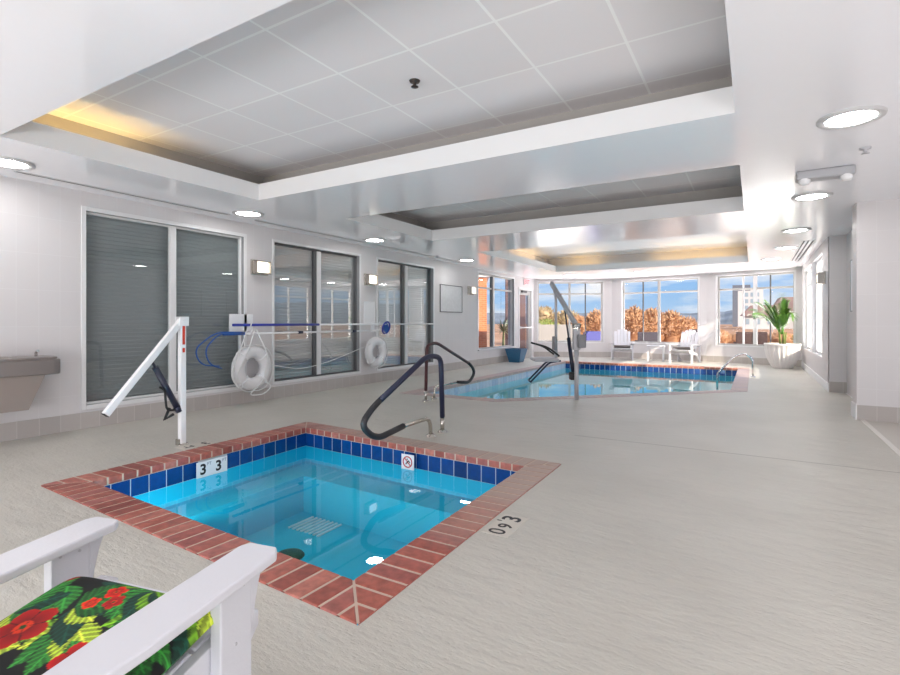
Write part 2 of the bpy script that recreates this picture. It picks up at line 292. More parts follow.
# ---------------------------------------------------------------- geometry helpers
def link(name, me, mats, parent=None, smooth=False):
    o = bpy.data.objects.new(name, me); COL.objects.link(o)
    for m in (mats if isinstance(mats, (list, tuple)) else [mats]): me.materials.append(m)
    if parent is not None: o.parent = parent
    if smooth:
        for p in me.polygons: p.use_smooth = True
    return o
class MB:
    def __init__(s, mx=None):
        s.bm = bmesh.new(); s.uv = s.bm.loops.layers.uv.new('UVMap'); s.mx = mx or Matrix(); s.mi = 0
    def v(s, co): return s.bm.verts.new(s.mx @ Vector(co))
    def face(s, vs, uvs=None, smooth=False):
        try: f = s.bm.faces.new(vs)
        except ValueError: return None
        f.material_index = s.mi; f.smooth = smooth
        if uvs:
            for l, u in zip(f.loops, uvs): l[s.uv].uv = u
        return f
    def quad(s, cos, uvs=None): return s.face([s.v(c) for c in cos], uvs)
    def box(s, a, b, bev=0.0, seg=2):
        x0, y0, z0 = a; x1, y1, z1 = b
        vs = [s.v(c) for c in ((x0,y0,z0),(x1,y0,z0),(x1,y1,z0),(x0,y1,z0),(x0,y0,z1),(x1,y0,z1),(x1,y1,z1),(x0,y1,z1))]
        fs = []
        for q in ((0,3,2,1),(4,5,6,7),(0,1,5,4),(2,3,7,6),(1,2,6,5),(3,0,4,7)):
            f = s.face([vs[i] for i in q]); fs.append(f)
            for l in f.loops:
                c = l.vert.co; n = q
                l[s.uv].uv = (c.x + c.y, c.z)
        if bev > 0:
            es = list({e for f in fs for e in f.edges})
            r = bmesh.ops.bevel(s.bm, geom=es, offset=bev, segments=seg, affect='EDGES', profile=.5)
            for f in r['faces']: f.material_index = s.mi
        return vs
    def prism(s, poly, z0, z1, bev=0.0, axis='z', seg=2):
        # polygon (CCW) extruded; axis 'x': poly is (y,z) run from x=z0..z1
        def cv(p, h): return (p[0], p[1], h) if axis == 'z' else ((h, p[0], p[1]) if axis == 'x' else (p[0], h, p[1]))
        lo = [s.v(cv(p, z0)) for p in poly]; hi = [s.v(cv(p, z1)) for p in poly]; n = len(poly); fs = []
        fs.append(s.face(list(reversed(lo)))); fs.append(s.face(hi))
        for i in range(n): fs.append(s.face([lo[i], lo[(i+1) % n], hi[(i+1) % n], hi[i]]))
        fs = [f for f in fs if f]
        bmesh.ops.recalc_face_normals(s.bm, faces=fs)
        if bev > 0:
            es = list({e for f in fs for e in f.edges})
            r = bmesh.ops.bevel(s.bm, geom=es, offset=bev, segments=seg, affect='EDGES', profile=.5)
            for f in r['faces']: f.material_index = s.mi
    def tube(s, pts, r, n=12, cap=True, closed=False):
        pts = [Vector(p) for p in pts]; m = len(pts)
        rs = r if isinstance(r, (list, tuple)) else [r]*m
        rings = []; up = None
        for i in range(m):
            if closed: t = (pts[(i+1) % m]-pts[i-1])
            else: t = pts[min(i+1, m-1)]-pts[max(i-1, 0)]
            t.normalize()
            if up is None:
                up = Vector((0, 0, 1)) if abs(t.z) < .9 else Vector((1, 0, 0))
            a = (up - t*up.dot(t)).normalized(); b = t.cross(a); up = a
            rings.append([s.v(pts[i] + (a*math.cos(2*PI*j/n)+b*math.sin(2*PI*j/n))*rs[i]) for j in range(n)])
        rng = range(m if closed else m-1)
        for i in rng:
            A, B = rings[i], rings[(i+1) % m]
            for j in range(n): s.face([A[j], A[(j+1) % n], B[(j+1) % n], B[j]], smooth=True)
        if cap and not closed:
            s.face(list(reversed(rings[0]))); s.face(rings[-1])
    def lathe(s, prof, c=(0, 0, 0), n=32, smooth=True, fl=None):
        rings = []
        for r, z in prof:
            if r < 1e-5: rings.append([s.v((c[0], c[1], c[2]+z))]); continue
            rings.append([s.v((c[0]+(r*(fl(j, n, z) if fl else 1))*math.cos(2*PI*j/n), c[1]+(r*(fl(j, n, z) if fl else 1))*math.sin(2*PI*j/n), c[2]+z)) for j in range(n)])
        for A, B in zip(rings, rings[1:]):
            for j in range(n):
                if len(A) == 1 and len(B) == 1: continue
                if len(A) == 1: s.face([A[0], B[j], B[(j+1) % n]][::-1], smooth=smooth)
                elif len(B) == 1: s.face([A[j], A[(j+1) % n], B[0]], smooth=smooth)
                else: s.face([A[j], A[(j+1) % n], B[(j+1) % n], B[j]], smooth=smooth)
    def blade(s, p, d, up, l, w, droop=0.3, n=3):
        # a leaf: a folded strip that tapers and droops
        p = Vector(p); d = Vector(d).normalized(); up = Vector(up); side = d.cross(up).normalized(); prev = None
        for i in range(n+1):
            t = i/n; c = p + d*(l*t) + Vector((0, 0, -droop*l*t*t)); ww = w*(1-t)**.7*(.55+.9*min(1, t*3)) if t < 1 else .0008
            a, b = s.v(c-side*ww), s.v(c+side*ww)
            if prev: s.face([prev[0], prev[1], b, a])
            prev = (a, b)
    def build(s, name, mat, parent=None, smooth=False):
        me = bpy.data.meshes.new(name); s.bm.normal_update(); s.bm.to_mesh(me); s.bm.free()
        return link(name, me, mat, parent, smooth)
def thing(name, label, cat, loc=(0, 0, 0), rz=0.0, group=None):
    o = bpy.data.objects.new(name, None); COL.objects.link(o); o.location = loc; o.rotation_euler = (0, 0, rz)
    o.empty_display_size = .1
    return tag(o, label, cat, group)
def tag(o, label, cat, group=None, kind=None):
    o['label'] = label; o['category'] = cat
    if group: o['group'] = group
    if kind: o['kind'] = kind
    return o
def struct(o): o['kind'] = 'structure'; return o
def sempty(name, loc=(0, 0, 0)):
    o = bpy.data.objects.new(name, None); COL.objects.link(o); o.location = loc; o.empty_display_size = .1; return struct(o)
def dup(root, loc, rz, label, group=None):
    r = root.copy(); COL.objects.link(r); r.location = loc; r.rotation_euler = (0, 0, rz); r['label'] = label
    if group: r['group'] = group
    for ch in list(root.children):
        c = ch.copy(); COL.objects.link(c); c.parent = r
        for g in ch.children:
            d = g.copy(); COL.objects.link(d); d.parent = c
    return r
def fillet(pts, rad, n=6):
    pts = [Vector(p) for p in pts]; out = [pts[0]]
    for i in range(1, len(pts)-1):
        a, b, c = pts[i-1], pts[i], pts[i+1]
        r = rad[i-1] if isinstance(rad, (list, tuple)) else rad
        u = (a-b); v = (c-b); d = min(r, u.length*.49, v.length*.49)
        p, q = b+u.normalized()*d, b+v.normalized()*d
        for k in range(n+1):
            t = k/n; out.append(p*(1-t)**2 + b*2*t*(1-t) + q*t*t)
    out.append(pts[-1]); return out
def text(body, size, mx, mat, parent, name='lettering', bold=0.0):
    cu = bpy.data.curves.new(name, 'FONT'); cu.body = body; cu.size = size; cu.align_x = 'CENTER'; cu.align_y = 'CENTER'
    cu.extrude = .0006; cu.offset = bold
    o = bpy.data.objects.new('tmp', cu); COL.objects.link(o)
    dg = bpy.context.evaluated_depsgraph_get(); me = bpy.data.meshes.new_from_object(o.evaluated_get(dg))
    bpy.data.objects.remove(o); me.transform(mx); me.materials.clear()
    return link(name, me, mat, parent)
def frame_mx(P, Q):
    # local x along P->Q, local y outward (left of the run), z up
    P = Vector((P[0], P[1], 0)); Q = Vector((Q[0], Q[1], 0)); d = (Q-P).normalized(); n = Vector((-d.y, d.x, 0))
    return Matrix(((d.x, n.x, 0, P.x), (d.y, n.y, 0, P.y), (0, 0, 1, 0), (0, 0, 0, 1))), (Q-P).length
def wall(name, P, Q, z0, z1, opens, thick, mat, reveal=None, ext=None, caps=(1, 1)):
    mx, Ln = frame_mx(P, Q); b = MB(mx)
    xs = sorted({0, Ln} | {o[0] for o in opens} | {o[1] for o in opens}); zs = sorted({z0, z1} | {o[2] for o in opens} | {o[3] for o in opens})
    for i in range(len(xs)-1):
        for j in range(len(zs)-1):
            xa, xb, za, zb = xs[i], xs[i+1], zs[j], zs[j+1]; cx, cz = (xa+xb)/2, (za+zb)/2
            if any(o[0] < cx < o[1] and o[2] < cz < o[3] for o in opens): continue
            b.mi = 0
            b.quad([(xa,0,za),(xb,0,za),(xb,0,zb),(xa,0,zb)], [(xa,za),(xb,za),(xb,zb),(xa,zb)])
            b.mi = 2
            b.quad([(xb,thick,za),(xa,thick,za),(xa,thick,zb),(xb,thick,zb)], [(xb,za),(xa,za),(xa,zb),(xb,zb)])
    b.mi = 1
    for o in opens:
        x0, x1, a, c = o[:4]; t = thick
        b.quad([(x0,0,a),(x0,t,a),(x1,t,a),(x1,0,a)][::-1]); b.quad([(x0,0,c),(x0,t,c),(x1,t,c),(x1,0,c)])
        b.quad([(x0,0,a),(x0,0,c),(x0,t,c),(x0,t,a)][::-1]); b.quad([(x1,0,a),(x1,0,c),(x1,t,c),(x1,t,a)])
    b.mi = 0
    for x in [q for q, c in zip((0, Ln), caps) if c]: b.quad([(x,0,z0),(x,thick,z0),(x,thick,z1),(x,0,z1)], [(0,z0),(thick,z0),(thick,z1),(0,z1)])
    b.quad([(0,0,z1),(Ln,0,z1),(Ln,thick,z1),(0,thick,z1)])
    return struct(b.build(name, [mat, reveal or M['trim_white'], ext or mat]))
def base(name, P, Q, h, spans=None, mat=None):
    mx, Ln = frame_mx(P, Q); b = MB(mx)
    for a, c in (spans or [(0, Ln)]):
        t = -.014
        b.quad([(a,t,0),(c,t,0),(c,t,h),(a,t,h)], [(a,.05),(c,.05),(c,.05+h),(a,.05+h)])
        b.quad([(a,t,h),(c,t,h),(c,0,h),(a,0,h)])
        b.quad([(a,0,0),(a,t,0),(a,t,h),(a,0,h)], [(0,.05),(.014,.05),(.014,.05+h),(0,.05+h)]); b.quad([(c,t,0),(c,0,0),(c,0,h),(c,t,h)], [(0,.05),(.014,.05),(.014,.05+h),(0,.05+h)])
    return struct(b.build(name, mat or M['base']))
def clip(poly, a, bb, c):
    # keep a*x + b*y <= c
    out = []
    for i in range(len(poly)):
        p, q = poly[i], poly[(i+1) % len(poly)]; dp, dq = a*p[0]+bb*p[1]-c, a*q[0]+bb*q[1]-c
        if dp <= 0: out.append(p)
        if (dp < 0 < dq) or (dq < 0 < dp):
            t = dp/(dp-dq); out.append((p[0]+(q[0]-p[0])*t, p[1]+(q[1]-p[1])*t))
    return out
def inset(poly, w):
    # poly CCW; offset inwards
    n = len(poly); out = []
    for i in range(n):
        a, b, c = Vector(poly[i-1]), Vector(poly[i]), Vector(poly[(i+1) % n])
        d1 = (b-a).normalized(); d2 = (c-b).normalized(); n1 = Vector((-d1.y, d1.x)); n2 = Vector((-d2.y, d2.x))
        k = (n1+n2)/(1+n1.dot(n2)); out.append(tuple(b+k*w))
    return out
def coping_edge(mb, outer, inner, i, w, step, gap, z0, z1):
    n = len(outer); O, O2, I1, I2 = [Vector(p) for p in (outer[i], outer[(i+1) % n], inner[i], inner[(i+1) % n])]
    d = (O2-O).normalized(); nn = Vector((-d.y, d.x)); Ln = (O2-O).length
    k0 = (I1-O).dot(d); k1 = (I2-O).dot(d)-Ln       # mitre shift across the width
    cnt = max(1, round(Ln/step)); st = Ln/cnt
    for k in range(-2, cnt+2):
        poly = [(k*st+gap/2, 0), ((k+1)*st-gap/2, 0), ((k+1)*st-gap/2, w), (k*st+gap/2, w)]
        poly = clip(poly, -1, k0/w, -gap/2); poly = clip(poly, 1, -k1/w, Ln-gap/2)
        if len(poly) < 3: continue
        ar = abs(sum(poly[j][0]*poly[(j+1) % len(poly)][1]-poly[(j+1) % len(poly)][0]*poly[j][1] for j in range(len(poly))))/2
        if ar < .0006: continue
        q = []
        for p in poly:
            if not q or (Vector(p)-Vector(q[-1])).length > 2e-3: q.append(p)
        if len(q) > 2 and (Vector(q[0])-Vector(q[-1])).length < 2e-3: q.pop()
        if len(q) < 3: continue
        mb.prism([tuple(O+d*p[0]+nn*p[1]) for p in q], z0, z1, bev=.007, seg=2)
def ring(mb, A, B, za, zb):
    n = len(A)
    for i in range(n):
        j = (i+1) % n
        mb.quad([(*A[i], za), (*A[j], za), (*B[j], zb), (*B[i], zb)])
def tile_row(mb, poly, i, ztop, zbot, size, gap, off=.006, skip=()):
    n = len(poly); A, B = Vector(poly[i]), Vector(poly[(i+1) % n]); d = (B-A).normalized(); nn = Vector((-d.y, d.x)); Ln = (B-A).length
    cnt = round(Ln/size); st = Ln/cnt
    for k in range(cnt):
        mid = (k+.5)*st
        if any(a < mid < b for a, b in skip): continue
        p = A+d*(k*st+gap/2); q = A+d*((k+1)*st-gap/2)
        poly4 = [tuple(p), tuple(q), tuple(q+nn*off), tuple(p+nn*off)]
        mb.prism(poly4, zbot, ztop, bev=.0015, seg=1)

# ================================================================ SETTING
H = 2.78; XL = -6.75; XR = 1.15
P0 = (-6.75, 17.18); P1 = (-4.33, 18.5); P2 = (-1.28, 18.0); P3 = (1.15, 17.25)

# pool outlines (counter-clockwise)
TUB_O = [(-4.68, 1.74), (-1.40, 1.61), (-1.45, 4.35), (-4.80, 4.56)]
TUB_I = inset(TUB_O, .255)
POOL_O = [(-5.36, 7.22), (-3.48, 7.22), (-.10, 10.60), (-.10, 15.92), (-5.36, 15.92)]
POOL_I = inset(POOL_O, .27)

def plate(name, outer, holes, z, mat, flip=False):
    bm = bmesh.new(); es = []
    for lp in [outer]+holes:
        vs = [bm.verts.new((p[0], p[1], z)) for p in lp]
        for i in range(len(vs)): es.append(bm.edges.new((vs[i], vs[(i+1) % len(vs)])))
    bmesh.ops.triangle_fill(bm, use_beauty=True, use_dissolve=False, edges=es)
    want = -1 if flip else 1
    for f in bm.faces:
        f.normal_update()
        if f.normal.z*want < 0: f.normal_flip()
    me = bpy.data.meshes.new(name); bm.to_mesh(me); bm.free()
    return struct(link(name, me, mat))
plate('floor', [(XL, -3.3), (1.2, -3.3), (1.2, 8.6), (1.45, 8.6), (1.45, 11.4), (XR, 11.4), P3, P2, P1, P0], [TUB_O, POOL_O], 0, M['floor'])
plate('floor', [(1.2, -3.3), (4.8, -3.3), (4.8, 8.35), (1.2, 8.35)], [], 0, M['lobby_floor'])
b = MB(); b.box((1.165, -3.3, -.002), (1.215, 8.28, .006), bev=.002); struct(b.build('trim_1', pm('threshold', rgb(226, 222, 216), rough=.5)))
b = MB(); b.box((1.38, 8.62, -.002), (1.42, 11.28, .006), bev=.002); struct(b.build('trim_2', M['trim_white']))

# ceiling: soffit with three coves
COVES = [(-5.34, 1.70, -.12, 4.27), (-5.20, 5.70, -.12, 8.08), (-5.20, 9.90, -.12, 15.08)]
rects = [[(x0, y0), (x1, y0), (x1, y1), (x0, y1)] for x0, y0, x1, y1 in COVES]
plate('ceiling', [(XL-.1, -3.3), (4.8, -3.3), (4.8, 11.4), (XR+.1, 11.4), (P3[0]+.1, P3[1]+.1), (P2[0], P2[1]+.1), (P1[0], P1[1]+.1), (P0[0]-.1, P0[1]+.1)], rects, H, M['soffit'], flip=True)
ZL, ZT, ZP = H, 2.98, 3.22
for ci, (R, c) in enumerate(zip(rects, COVES)):
    out1 = inset(R, -.07); out2 = inset(R, -.40); last = (ci == 2)
    zt = 2.98 if not last else 2.96
    b = MB(); ring(b, R[::-1], R[::-1], ZL, zt); ring(b, R, out1, zt, zt); ring(b, out1, out1, zt, ZL+.02)
    struct(b.build('trim_%d' % (3+ci), M['flat_white']))
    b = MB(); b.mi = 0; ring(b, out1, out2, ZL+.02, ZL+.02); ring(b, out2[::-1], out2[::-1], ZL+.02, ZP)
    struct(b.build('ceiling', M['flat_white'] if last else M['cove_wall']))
    plate('ceiling', out2, [], ZP, M['soffit'] if last else M['panel'], flip=True)

# left wall with interior glazing, exterior window and door
LW0 = -3.3
sl = lambda y: y - LW0
W = [(2.96, 5.12), (5.70, 7.80), (8.38, 10.52)]
WZ0, WZ1 = .27, 2.56
lw_open = [(sl(a), sl(c), WZ0, WZ1) for a, c in W] + [(sl(12.9), sl(15.42), .46, 2.66), (sl(15.78), sl(17.0), 0.0, 2.42)]
wall('wall_left', (XL, LW0), P0, 0, H+.02, lw_open, .22, M['wall'], M['jamb_grey'])
base('baseboard_left', (XL, LW0), P0, .19, [(0, sl(15.78))])

def window(name, P, Q, s0, s1, z0, z1, dep, fw, mulls, bars, fmat, gmat, blind=None, fdep=.06, casing=None, bar_mat=None):
    mx, Ln = frame_mx(P, Q); r = sempty(name)
    b = MB(mx)
    for a in ((s0, z0, s0+fw, z1), (s1-fw, z0, s1, z1), (s0+fw, z0, s1-fw, z0+fw), (s0+fw, z1-fw, s1-fw, z1)):
        b.box((a[0], dep, a[1]), (a[2], dep+fdep, a[3]), bev=.004, seg=1)
    b.build('window_frame', fmat, r)
    for s, w, m in mulls:
        b = MB(mx); b.box((s-w/2, dep-.004, z0+fw), (s+w/2, dep+fdep, z1-fw), bev=.003, seg=1); b.build('mullion', m, r)
    for z, w in bars:
        b = MB(mx); b.box((s0+fw, dep-.002, z-w/2), (s1-fw, dep+fdep, z+w/2), bev=.003, seg=1); b.build('transom_bar', bar_mat or fmat, r)
    b = MB(mx); g = dep+fdep*.55; b.box((s0+fw*.5, g, z0+fw*.5), (s1-fw*.5, g+.006, z1-fw*.5)); b.build('glass_pane', gmat, r)
    if casing:
        b = MB(mx); cw = casing
        for a in ((s0-cw, z0-cw, s0, z1+cw), (s1, z0-cw, s1+cw, z1+cw), (s0, z0-cw, s1, z0), (s0, z1, s1, z1+cw)):
            b.box((a[0], -.012, a[1]), (a[2], .004, a[3]), bev=.003, seg=1)
        b.build('casing', M['trim_white'], r)
    if blind:
        b = MB(mx); st = .05; z = z0; y0 = dep+fdep+.05; prev = None
        while z < z1:
            for zz, yy in ((z, y0), (z+st*.85, y0-.016), (z+st, y0)):
                cur = (b.v((s0, yy, min(zz, z1))), b.v((s1, yy, min(zz, z1))))
                if prev and abs(cur[0].co.z-prev[0].co.z)+abs(cur[0].co.x-prev[0].co.x) > 1e-4: b.face([prev[0], prev[1], cur[1], cur[0]])
                prev = cur
            z += st
        b.build('blind', blind, r)
    return r
Pl, Ql = (XL, LW0), P0
window('window_1', Pl, Ql, sl(W[0][0]), sl(W[0][1]), WZ0, WZ1, .05, .025, [(sl(4.04), .085, M['trim_white'])], [], M['trim_white'], M['dark_glass'], M['blind'], casing=.05)
window('window_2', Pl, Ql, sl(W[1][0]), sl(W[1][1]), WZ0, WZ1, .07, .025, [(sl(6.68), .05, M['dark_gasket']), (sl(6.77), .10, M['trim_white'])], [], M['dark_gasket'], M['mirror_glass'], M['blind_mid'], casing=.045)
window('window_3', Pl, Ql, sl(W[2][0]), sl(W[2][1]), WZ0, WZ1, .07, .025, [(sl(9.38), .07, M['dark_gasket']), (sl(9.50), .10, M['trim_white'])], [], M['dark_gasket'], M['mirror_glass'], M['blind_pale'], casing=.045)
window('window_4', Pl, Ql, sl(12.9), sl(15.42), .46, 2.66, .06, .04, [(sl(13.92), .10, M['dark_gasket']), (sl(14.03), .10, M['trim_white'])], [(2.25, .05)], M['alu'], M['glass'], casing=.05)
# sliding sill boards
b = MB(frame_mx(Pl, Ql)[0]); b.box((sl(12.85), -.06, .43), (sl(15.47), .02, .465), bev=.004); struct(b.build('trim_6', M['trim_white']))

# door at the far end of the left wall
mx, _ = frame_mx(Pl, Ql); dr = sempty('door_1')
b = MB(mx)
for a in ((sl(15.78), 0, sl(15.86), 2.42), (sl(16.92), 0, sl(17.0), 2.42), (sl(15.86), 2.34, sl(16.92), 2.42)):
    b.box((a[0], -.02, a[1]), (a[2], .12, a[3]), bev=.004, seg=1)
b.build('door_frame', M['trim_white'], dr)
b = MB(mx)
for a in ((sl(15.87), .01, sl(16.0), 2.33), (sl(16.78), .01, sl(16.91), 2.33), (sl(16.0), .01, sl(16.78), .28), (sl(16.0), 2.18, sl(16.78), 2.33)):
    b.box((a[0], .04, a[1]), (a[2], .085, a[3]), bev=.004, seg=1)
b.build('door_leaf', M['alu'], dr)
b = MB(mx); b.box((sl(16.0), .06, .28), (sl(16.78), .066, 2.18)); b.build('glass_pane', M['glass'], dr)
b = MB(mx); b.tube([(sl(15.92), -.03, 1.06), (sl(16.86), -.03, 1.06)], .022); b.box((sl(15.9), -.03, 1.03), (sl(15.96), .04, 1.1)); b.box((sl(16.82), -.03, 1.03), (sl(16.88), .04, 1.1)); b.build('push_bar', M['white_paint'], dr)
b = MB(mx); b.box((sl(16.1), -.02, 2.25), (sl(16.5), .04, 2.32), bev=.006); b.build('door_closer', M['dark_gasket'], dr)

# far bay: three facets
FZ0, FZ1 = .54, 2.67
f1 = (.14, 2.44); f2 = (.36, 2.84); f3 = (.30, 2.36)
wall('wall_back', P0, P1, 0, H+.02, [(f1[0], f1[1], FZ0, FZ1)], .2, M['wall'], M['trim_white'])
wall('wall_back', P1, P2, 0, H+.02, [(f2[0], f2[1], FZ0, FZ1)], .2, M['wall'], M['trim_white'])
wall('wall_back', P2, P3, 0, H+.02, [(f3[0], f3[1], FZ0, FZ1)], .2, M['wall'], M['trim_white'])
for i, (A, B) in enumerate(((P0, P1), (P1, P2), (P2, P3))): base('baseboard_back', A, B, .19)
window('window_5', P0, P1, f1[0], f1[1], FZ0, FZ1, .08, .045, [(1.28, .07, M['alu']), (1.84, .03, M['dark_gasket'])], [(2.25, .06)], M['alu'], M['glass'], casing=.04)
window('window_6', P1, P2, f2[0], f2[1], FZ0, FZ1, .08, .045, [(1.06, .03, M['dark_gasket']), (1.59, .08, M['alu'])], [(2.25, .06)], M['alu'], M['glass'], casing=.04)
window('window_7', P2, P3, f3[0], f3[1], FZ0, FZ1, .08, .045, [(1.02, .04, M['trim_white']), (1.34, .10, M['trim_white']), (1.74, .025, M['dark_gasket'])], [(2.25, .06)], M['alu'], M['glass'], casing=.04)

# right side: exterior window wall, alcove, near pier
RW = [(12.35, 14.3), (14.55, 16.7)]
sr = lambda y: P3[1]-y
wall('wall_right', P3, (XR, 11.28), 0, H+.02, [(sr(c), sr(a), .55, 2.62) for a, c in RW], .22, M['wall'], M['trim_white'], caps=(1, 0))
base('baseboard_right', P3, (XR, 11.28), .15, mat=M['flat_white'])
window('window_8', P3, (XR, 11.28), sr(16.7), sr(14.55), .55, 2.62, .07, .05, [(sr(15.6), .07, M['trim_white'])], [(2.2, .06)], M['trim_white'], M['glass'])
window('window_9', P3, (XR, 11.28), sr(14.3), sr(12.35), .55, 2.62, .07, .05, [(sr(13.3), .07, M['trim_white'])], [(2.2, .06)], M['trim_white'], M['glass'])
wall('wall_right', (XR, 11.28), (1.46, 11.28), 0, H+.02, [], .1, M['wall'])
base('baseboard_right', (XR, 11.28), (1.42, 11.28), .19)
wall('wall_right', (1.40, 11.38), (1.40, 8.5), 0, H+.02, [], .2, M['wall'])
wall('wall_right', (1.13, 8.62), (1.13, 8.28), 0, H+.02, [], .1, M['wall'], caps=(1, 0))
wall('wall_right', (1.13, 8.28), (4.8, 8.28), 0, H+.02, [], .3, M['wall'], caps=(0, 1))
base('baseboard_right', (1.13, 8.28), (4.8, 8.28), .19)
base('baseboard_right', (1.13, 8.62), (1.13, 8.266), .19, mat=M['flat_white'])
wall('wall_front', (4.8, -3.3), (XL, -3.3), 0, H+.02, [(.4, 11.2, .02, 2.65)], .15, M['wall'])
wall('wall_right', (4.8, 8.28), (4.8, -3.3), 0, H+.02, [], .2, M['wall'])

# ================================================================ HOT TUB
tub = thing('hot_tub', 'square sunken hot tub with red brick coping, blue tile band and turquoise water', 'hot tub', (0, 0, 0))
WZ = -.205
cop = None
b = MB(); 
for i in range(4): coping_edge(b, TUB_O, TUB_I, i, .255, .118, .012, -.055, .008)
cop = b.build('brick_coping', M['brick'], tub)
b = MB(); o2 = inset(TUB_O, .002); i2 = inset(TUB_I, -.004); ring(b, o2, i2, .005, .005); ring(b, i2[::-1], i2[::-1], -.05, .005); ring(b, i2[::-1], TUB_I[::-1], -.05, -.055); b.build('mortar_bed', M['mortar'], tub)
TW = inset(TUB_I, -.012)
b = MB(); ring(b, TW[::-1], TW[::-1], -1.0, -.05); b.build('basin_wall', M['plaster'], tub)
b = MB(); ring(b, inset(TW, .001)[::-1], inset(TW, .001)[::-1], -.212, -.058); b.build('grout', M['grout'], tub)
# tile band; the markers replace two tiles each
y_lo = TUB_I[3][1]
# edge 3 runs from far-left down to near-left: s = y_far - y
marks = [(TUB_I[3][1]-3.20, TUB_I[3][1]-2.84)]
nod = [(TUB_I[2][0]+2.93, TUB_I[2][0]+3.10)]
b = MB()
for i in range(4):
    sk = ()
    if i == 3: sk = [(marks[0][0], marks[0][1])]
    tile_row(b, TW, i, -.06, -.208, .152, .009, skip=sk)
b.build('tile_band', M['tile'], tub)
BN = inset(TUB_I, .40)
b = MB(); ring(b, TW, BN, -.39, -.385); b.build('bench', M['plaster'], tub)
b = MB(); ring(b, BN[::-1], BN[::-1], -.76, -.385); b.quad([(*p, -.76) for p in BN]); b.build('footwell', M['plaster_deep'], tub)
b = MB(); b.lathe([(0, .035), (.06, .034), (.11, .022), (.125, .004), (.125, 0)], (-3.42, 3.05, -.758), 24); o = b.build('drain_cover', M['drain_green'], tub); o['label'] = 'dark green round drain cover on the tub floor'
b = MB()  # slats shaped like a window blind mirrored in the water
for kx, ky, w in ((-3.9, 3.62, .40),):
    for j in range(8): b.box((kx+j*.055, ky-.16, -.758), (kx+j*.055+.02, ky+.16, -.745))
o = b.build('blind_reflection_slats', M['white_plastic'], tub); o['label'] = 'white slats on the tub floor standing in for a mirrored blind'
b = MB(); b.quad([(*p, WZ) for p in inset(TUB_I, -.008)]); b.build('water', M['water'], tub)
for ux in (-2.2, -3.6):  # unseen glowing discs added under the near edge to brighten the tub
    uy = TW[0][1] + (TW[1][1]-TW[0][1])*(ux-TW[0][0])/(TW[1][0]-TW[0][0])
    b = MB(); b.mx = Matrix.Translation((ux, uy+.012, -.30)) @ Matrix.Rotation(-PI/2, 4, 'X'); b.lathe([(.07, -.008), (.07, .008), (.055, .012), (0, .014)], (0, 0, 0), 20); b.build('added_water_fill', M['tub_fill'], tub)
# depth marker tiles  3 FT 3 FT
b = MB(); xw = TW[0][0]+.0075; b.box((xw-.008, 2.86, -.207), (xw, 3.18, -.060), bev=.001, seg=1); mk = b.build('depth_marker_tile', M['sign_white'], tub); mk['label'] = 'white tiles reading 3 FT 3 FT'
Rw = Matrix(((0, 0, 1, 0), (1, 0, 0, 0), (0, 1, 0, 0), (0, 0, 0, 1)))      # text facing +X, reading along +Y
def facing_x(x, y, z): return Matrix.Translation((x, y, z)) @ Rw
for yy in (2.925, 3.085):
    text('3', .135, facing_x(xw+.0008, yy, -.137), M['ink'], mk, 'numeral', .004)
    text('FT', .042, facing_x(xw+.0008, yy+.062, -.092), M['ink_grey'], mk, 'lettering')
# no-diving tile on the far side
yf = TW[2][1]-.0075; ndx = -2.94
b = MB(); b.box((ndx-.075, yf-.001, -.207), (ndx+.075, yf+.006, -.060), bev=.001, seg=1); nd = b.build('warning_tile', M['sign_white'], tub); nd['label'] = 'white tile with a red crossed circle'
b = MB(); b.tube([(ndx+.052*math.cos(a*PI/12), yf-.002, -.133+.052*math.sin(a*PI/12)) for a in range(24)], .006, 6, closed=True); b.tube([(ndx-.036, yf-.002, -.097), (ndx+.036, yf-.002, -.169)], .005, 6); b.build('prohibition_ring', M['sign_red'], nd)
b = MB(); b.tube([(ndx-.02, yf-.0015, -.155), (ndx+.012, yf-.0015, -.118)], .006, 6); b.tube([(ndx+.012, yf-.0015, -.118), (ndx+.028, yf-.0015, -.14)], .005, 6); b.lathe([(0, -.009), (.009, 0), (0, .009)], (ndx-.004, yf-.0015, -.105), 8); b.build('diver_symbol', M['ink'], nd)
# deck markers
def deck_tile(name, label, c, w, d, parts, rz):
    o = thing(name, label, 'marker', (c[0], c[1], 0), rz)
    b = MB(); b.box((-w/2, -d/2, .0002), (w/2, d/2, .003), bev=.001, seg=1); b.build('tile', pm('marker_tile', rgb(206, 200, 190), rough=.5), o)
    for s, sz, x, y, bo in parts: text(s, sz, Matrix.Translation((x, y, .0036)), M['ink'], o, 'numeral', bo)
    return o
deck_tile('depth_marker', 'deck marker with black numerals beside the right brick coping of the hot tub', (-1.31, 2.87), .33, .17,
          [('3', .17, .105, 0, .003), ('9', .13, -.02, -.01, .002), ("'", .12, .045, .03, .001), ('0', .15, -.115, 0, .001)], PI/2)
deck_tile('depth_marker', 'small deck marker with black numerals behind the white lift post', (-4.86, 3.12), .33, .16,
          [('3', .15, -.10, 0, .003), ('FT', .10, .08, 0, .002)], -PI/2)

